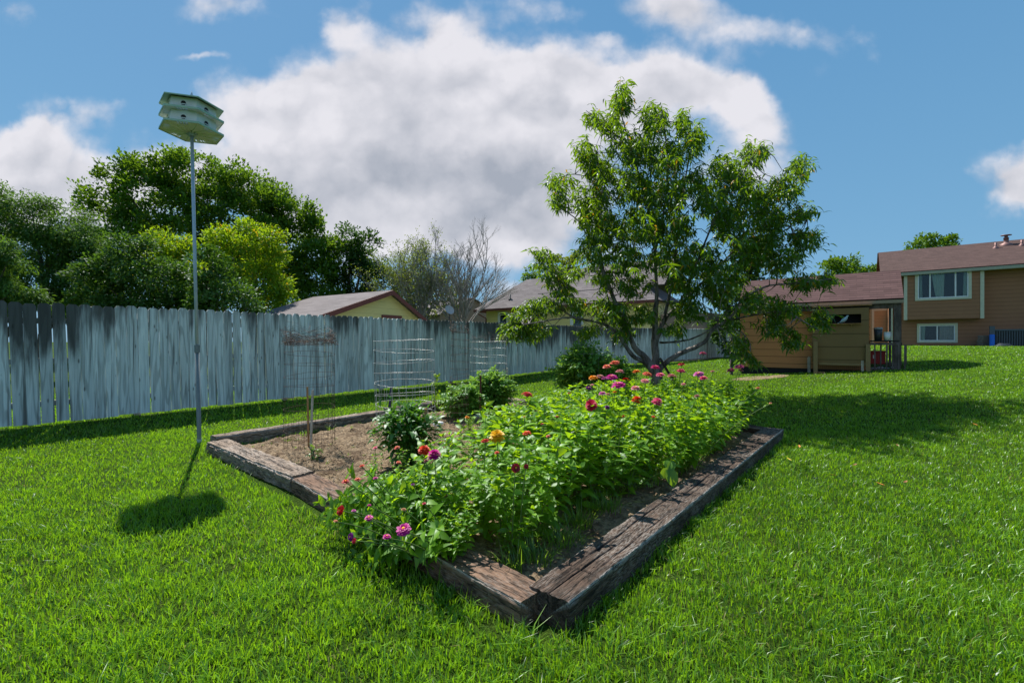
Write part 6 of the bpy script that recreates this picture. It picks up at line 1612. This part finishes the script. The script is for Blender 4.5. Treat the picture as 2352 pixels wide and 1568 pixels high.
for i in range(5):
    s = rd.s(2000) + i * .16; mb = MB(); zz = zg + .02; rd.box(mb, s, s + .145, zz, zz + .16 + .03 * (i % 2), -.25, .03)
    o = mb.build('concrete_block', M['grey_stone'], None, bevel=.008, origin=rd.pt(s, zz)); tag(o, 'grey block in the row under the red box', 'block', 'blocks on the porch floor')
mb = MB(); s = LB.s(1884); q_ = LB.pt(s, zg + .0, .12); q_ = (q_[0], q_[1], tz(q_[0], q_[1])); LB.box(mb, LB.s(1870), LB.s(1896), q_[2], q_[2] + .05, .12, .24); tag(mb.build('plank', M['wood_tan'], None, origin=q_), 'short plank lying at the foot of the left loft leg', 'plank')
rr_ = W_.off(.22); s, _ = rr_.sz(1858, 857); t = MB(); g = random.Random(3)
for i in range(9):
    p = rr_.pt(s + g.uniform(-.05, .05), zg - .05, g.uniform(-.04, .04)); t.tube([p, (p[0] + g.uniform(-.03, .03), p[1], p[2] + .52 + g.uniform(-.08, .04))], .009, 5)
tag(t.build('kindling_bundle', M['wood_pale'], None, origin=rr_.pt(s, zg)), 'bundle of pale sticks standing against the coop left of the loft', 'sticks')
# corner post left of the coop
mb = MB(); lp = CP.off(.05); s, _ = lp.sz(1680, 848); p = lp.pt(s, tz(*lp.pt(s, 0)[:2]) - .1); zt_ = lp.sz(1680, 752)[1]
mb.obox((p[0] - .04, p[1] - .04, p[2]), (.08, 0, 0), (0, .08, 0), (0, 0, zt_ - p[2])); tag(mb.build('wooden_post', M['wood_grey'], None, origin=p), 'upright grey post at the left corner of the coop, under the peach leaves', 'post')
# pigeon in the loft opening
pl = LB.off(-.02); s, z = pl.sz(1938, 741.5); P0 = Vector(pl.pt(s, ozb + .0, .0)); ex = Vector((*pl.e, 0)); ez = Vector((0, 0, 1)); ey = Vector((*pl.n, 0))
pg = empty('pigeon', tuple(P0), 'pale blue grey pigeon perched in the dark loft opening', 'pigeon')
def K(x, y, z): return tuple(P0 + ex * x + ey * y + ez * z)
mb = MB(); mb.tube([K(-.115, 0, .025), K(-.07, 0, .045), K(-.02, 0, .085), K(.03, 0, .135), K(.06, 0, .175), K(.075, 0, .20), K(.088, .003, .222), K(.105, .008, .232), K(.122, .012, .222)], [.006, .030, .052, .056, .040, .026, .024, .023, .008], 12)
mb.build('body', M['pigeon'], pg, True)
mb = MB(); mb.tube([K(.118, .012, .224), K(.142, .016, .216)], [.007, .002], 6); mb.build('beak', M['black'], pg)
mb = MB(); mb.add([K(-.06, .01, .03), K(-.17, .025, -.005), K(-.16, -.035, -.005), K(-.06, -.01, .05)], [(0, 1, 2, 3)]); mb.add([K(-.06, .01, .04), K(-.17, .025, .005), K(-.16, -.035, .005), K(-.06, -.01, .06)], [(3, 2, 1, 0)]); mb.build('tail', M['white_plastic'], pg)
mb = MB(); mb.tube([K(.05, .045, .15), K(0, .055, .11), K(-.06, .045, .06), K(-.12, .02, .03)], [.018, .034, .026, .004], 8); mb.build('wing', M['pigeon'], pg, True)
for d__ in (.02, -.02):
    mb = MB(); mb.tube([K(.01, d__, .06), K(.015, d__, .0), K(.035, d__, .002)], .004, 5); mb.build('leg', M['red_plastic'], pg)

# --- yellow shed behind the fence
sa = at(902, 666, 16.0); rdv = np.array((-.85, .53)); gdv = np.array((.53, .85)); rdv = unit(rdv); gdv = unit(gdv)
shed = empty('yellow_shed', (sa[0], sa[1], .15), 'small yellow shed with dark red trim and a grey shingle roof behind the fence', 'shed')
zA = sa[2]; zR = 1.62; ml, mr = .355, .56; wl, wr_ = 3.0, 2.35; ln = 4.6
def S3(g_, r_, z): return (sa[0] + gdv[0] * g_ + rdv[0] * r_, sa[1] + gdv[1] * g_ + rdv[1] * r_, z)
zl = zA - ml * wl; zr_ = zA - mr * wr_
mb = MB(); mb.prism([S3(-wl + .25, .22, .1), S3(wr_ - .2, .22, .1), S3(wr_ - .2, .22, zr_ + .02), S3(0, .22, zA - .10), S3(-wl + .25, .22, zl + .02)], (rdv[0] * .1, rdv[1] * .1, 0)); gw = mb.build('gable_wall', M['siding_yellow'], shed)
mb = MB(); mb.prism([S3(-wl + .25, .32, .1), S3(-wl + .25, ln, .1), S3(-wl + .25, ln, zl), S3(-wl + .25, .32, zl)], (gdv[0] * .1, gdv[1] * .1, 0)); mb.build('side_wall', M['siding_yellow'], shed)
mb = MB(); mb.prism([S3(wr_ - .2, .32, .1), S3(wr_ - .2, ln, .1), S3(wr_ - .2, ln, zr_), S3(wr_ - .2, .32, zr_)], (-gdv[0] * .1, -gdv[1] * .1, 0)); mb.build('side_wall', M['siding_yellow'], shed)
roof_slab('roof', S3(-wl, 0, zl), S3(-wl, ln, zl), S3(0, ln, zA), S3(0, 0, zA), .07, M['roof_grey'], shed)
roof_slab('rear_roof', S3(wr_, ln, zr_), S3(wr_, 0, zr_), S3(.01, 0, zA - .004), S3(.01, ln, zA - .004), .07, M['roof_grey'], shed)
for g0, z_0, nm in ((-wl, zl, 'rake_board'), (wr_, zr_, 'rake_board')):
    mb = MB(); a = np.array(S3(g0, -.03, z_0)); b = np.array(S3(0, -.03, zA)); dn_ = np.array((0, 0, -.17))
    mb.prism([a + dn_, b + dn_, b + (0, 0, -.005), a + (0, 0, -.005)], (rdv[0] * .028, rdv[1] * .028, 0)); mb.build(nm, M['trim_red'], shed)
mb = MB(); a = S3(-wl - .02, -.02, zl - .18); mb.obox(a, (rdv[0] * ln, rdv[1] * ln, 0), (gdv[0] * .02, gdv[1] * .02, 0), (0, 0, .16)); mb.build('fascia', M['trim_red'], shed)
sh_w = Wall(S3(0, .22, 0)[:2], gdv, -rdv); mb = MB(); sh_w.pbox(mb, 876, 724, 922, 731, 0, .03); mb.build('window_trim', M['trim_red'], shed)

# --- yellow house with the grey hip roof
E0 = at(1089, 711, 38.0); eE = unit(np.array((.80, -.60))); nE = np.array((-.60, -.80)); bE = -nE
yh = empty('yellow_house', (E0[0], E0[1], 1.0), 'pale yellow house with a big grey hip roof behind the fence and the peach tree', 'house')
LW = 15.6; DW = 6.4; hr = 3.2; zE = E0[2]
def Y3(s, d_, z): return (E0[0] + eE[0] * s + bE[0] * d_, E0[1] + eE[1] * s + bE[1] * d_, z)
k1 = at(1200, 641, 38.6); 
zr2 = zE + 2.62
R0, R1 = Y3(hr, hr, zr2), Y3(LW - hr, hr, zr2)
roof_slab('roof', Y3(0, 0, zE), Y3(LW, 0, zE), R1, R0, .08, M['roof_grey'], yh)
roof_slab('rear_roof', Y3(LW, DW, zE), Y3(0, DW, zE), R0, R1, .08, M['roof_grey'], yh)
roof_slab('hip_roof', Y3(0, DW, zE), Y3(0, 0, zE), R0, tuple(np.array(R0) + (0.001, 0.002, 0.0)), .08, M['roof_grey'], yh)
roof_slab('hip_roof', Y3(LW, 0, zE), Y3(LW, DW, zE), R1, tuple(np.array(R1) + (0.001, 0.002, 0.0)), .08, M['roof_grey'], yh)
# the taller rear gable of the same roof
roof_slab('upper_roof', Y3(5.6, 1.3, zE + 1.1), Y3(LW, 1.3, zE + 1.1), Y3(LW, 4.3, zE + 3.35), Y3(8.2, 4.3, zE + 3.35), .08, M['roof_grey'], yh)
roof_slab('upper_roof', Y3(LW, 7.2, zE + 1.1), Y3(5.6, 7.2, zE + 1.1), Y3(8.2, 4.31, zE + 3.34), Y3(LW, 4.31, zE + 3.34), .08, M['roof_grey'], yh)
roof_slab('upper_roof', Y3(5.6, 7.2, zE + 1.1), Y3(5.6, 1.3, zE + 1.1), Y3(8.2, 4.3, zE + 3.35), Y3(8.2, 4.31, zE + 3.35), .08, M['roof_grey'], yh)
mb = MB(); mb.obox(Y3(0, -.03, zE - .20), (eE[0] * LW, eE[1] * LW, 0), (nE[0] * .05, nE[1] * .05, 0), (0, 0, .17)); mb.build('gutter', M['trim_red'], yh)
mb = MB(); mb.obox(Y3(-.03, 0, zE - .20), (bE[0] * DW, bE[1] * DW, 0), (-eE[0] * .05, -eE[1] * .05, 0), (0, 0, .17)); mb.build('gutter', M['trim_red'], yh)
yw = Wall(Y3(0, .7, 0)[:2], eE, nE)
mb = MB(); yw.box(mb, .75, LW - .3, .0, zE - .05, -5, 0); mb.build('walls', M['siding_yellow'], yh)
mb = MB(); p = Y3(.85, .55, 0); mb.tube([Y3(.25, .05, zE - .15), Y3(.3, .1, zE - .35), Y3(.85, .55, zE - .75), Y3(.85, .58, .4)], .055, 6); mb.build('downpipe', M['trim_red'], yh, True)
for (x0, y0, x1, y1) in ((1144, 716, 1167, 750), (1224, 708, 1252, 726), (1310, 716, 1340, 746)):
    mb = MB(); yw.pbox(mb, x0, y0, x1, y1, 0, .04); w__ = mb.build('window', M['vinyl'], yh); mb = MB(); dx_ = (x1 - x0) * .25; yw.pbox(mb, x0 + dx_, y0 + 4, x1 - dx_ * .6, y1 + 4, .041, .05); mb.build('pane', M['glass'], w__)
def roofdot(px, py, s):
    pass
p = Y3(3.1, .95, zE + .75); mb = MB(); mb.lathe(p, [(.16, 0), (.1, .08), (.07, .1), (.07, .42)], 10); mb.build('vent_pipe', M['black_plastic'], yh, True)
p = Y3(9.3, 3.6, zE + 2.85); mb = MB(); mb.lathe(p, [(.25, 0), (.25, .12), (.12, .2)], 10); mb.build('roof_vent', M['slat_grey'], yh, True)
# beige wing at its right end, glimpsed through the peach leaves
mb = MB(); bw = Wall(Y3(LW - .2, 1.2, 0)[:2], unit(np.array((.72, -.69))), np.array((-.69, -.72))); bw.box(mb, 0, 3.0, .0, zE - .9, -3.5, 0); mb.build('garage_wing', M['brick_tan'], yh)

# --- tan house farther off
ta = at(1082, 683.5, 46); th_ = empty('tan_house', (ta[0], ta[1], 1.0), 'distant tan brick house with a gable roof, behind the bare tree', 'house')
gd = unit(np.array((.85, .5))); rd_ = unit(np.array((-.8, .6)))
def T3(g_, r_, z): return (ta[0] + gd[0] * g_ + rd_[0] * r_, ta[1] + gd[1] * g_ + rd_[1] * r_, z)
zt = ta[2]
mb = MB(); mb.prism([T3(-3.4, 0, .3), T3(3.4, 0, .3), T3(3.4, 0, zt - 1.75), T3(0, 0, zt - .1), T3(-3.4, 0, zt - 1.75)], (rd_[0] * 6, rd_[1] * 6, 0)); mb.build('walls', M['brick_tan'], th_)
roof_slab('roof', T3(-3.8, -.3, zt - 1.85), T3(-3.8, 6.3, zt - 1.85), T3(0, 6.3, zt), T3(0, -.3, zt), .1, M['roof_grey'], th_)
roof_slab('rear_roof', T3(3.8, 6.3, zt - 1.85), T3(3.8, -.3, zt - 1.85), T3(.01, -.3, zt - .003), T3(.01, 6.3, zt - .003), .1, M['roof_grey'], th_)
# satellite dish on a mast
p = at(1032, 712, 27.0); t = empty('satellite_dish', (p[0], p[1], tz(p[0], p[1])), 'grey satellite dish on a mast behind the fence', 'satellite dish')
mb = MB(); dn = Vector((.55, -.7, .45)).normalized(); ox = dn.orthogonal().normalized(); oy = dn.cross(ox); vs = []; fs = []
for i in range(5):
    for k in range(20):
        a = k / 20 * 6.283; r = .02 + .28 * i / 4; vs.append(tuple(Vector(p) + (ox * math.cos(a) + oy * math.sin(a)) * r + dn * (r * r * .55)))
for i in range(4):
    for k in range(20): fs.append((i * 20 + k, i * 20 + (k + 1) % 20, (i + 1) * 20 + (k + 1) % 20, (i + 1) * 20 + k))
n_ = len(vs); vs += [tuple(Vector(v) - dn * .015) for v in vs]; fs += [tuple(n_ + i for i in reversed(f)) for f in fs]
mb.add(vs, fs); mb.build('reflector', M['dish'], t, True)
mb = MB(); mb.tube([(p[0], p[1] + .1, 0), (p[0], p[1] + .1, p[2] - .05), tuple(Vector(p) - dn * .02)], .04, 8); mb.build('mast', M['wood_grey'], t)
mb = MB(); mb.tube([tuple(Vector(p) - oy * .36), tuple(Vector(p) - oy * .15 + dn * .45)], .015, 6); mb.build('feed_arm', M['slat_grey'], t)
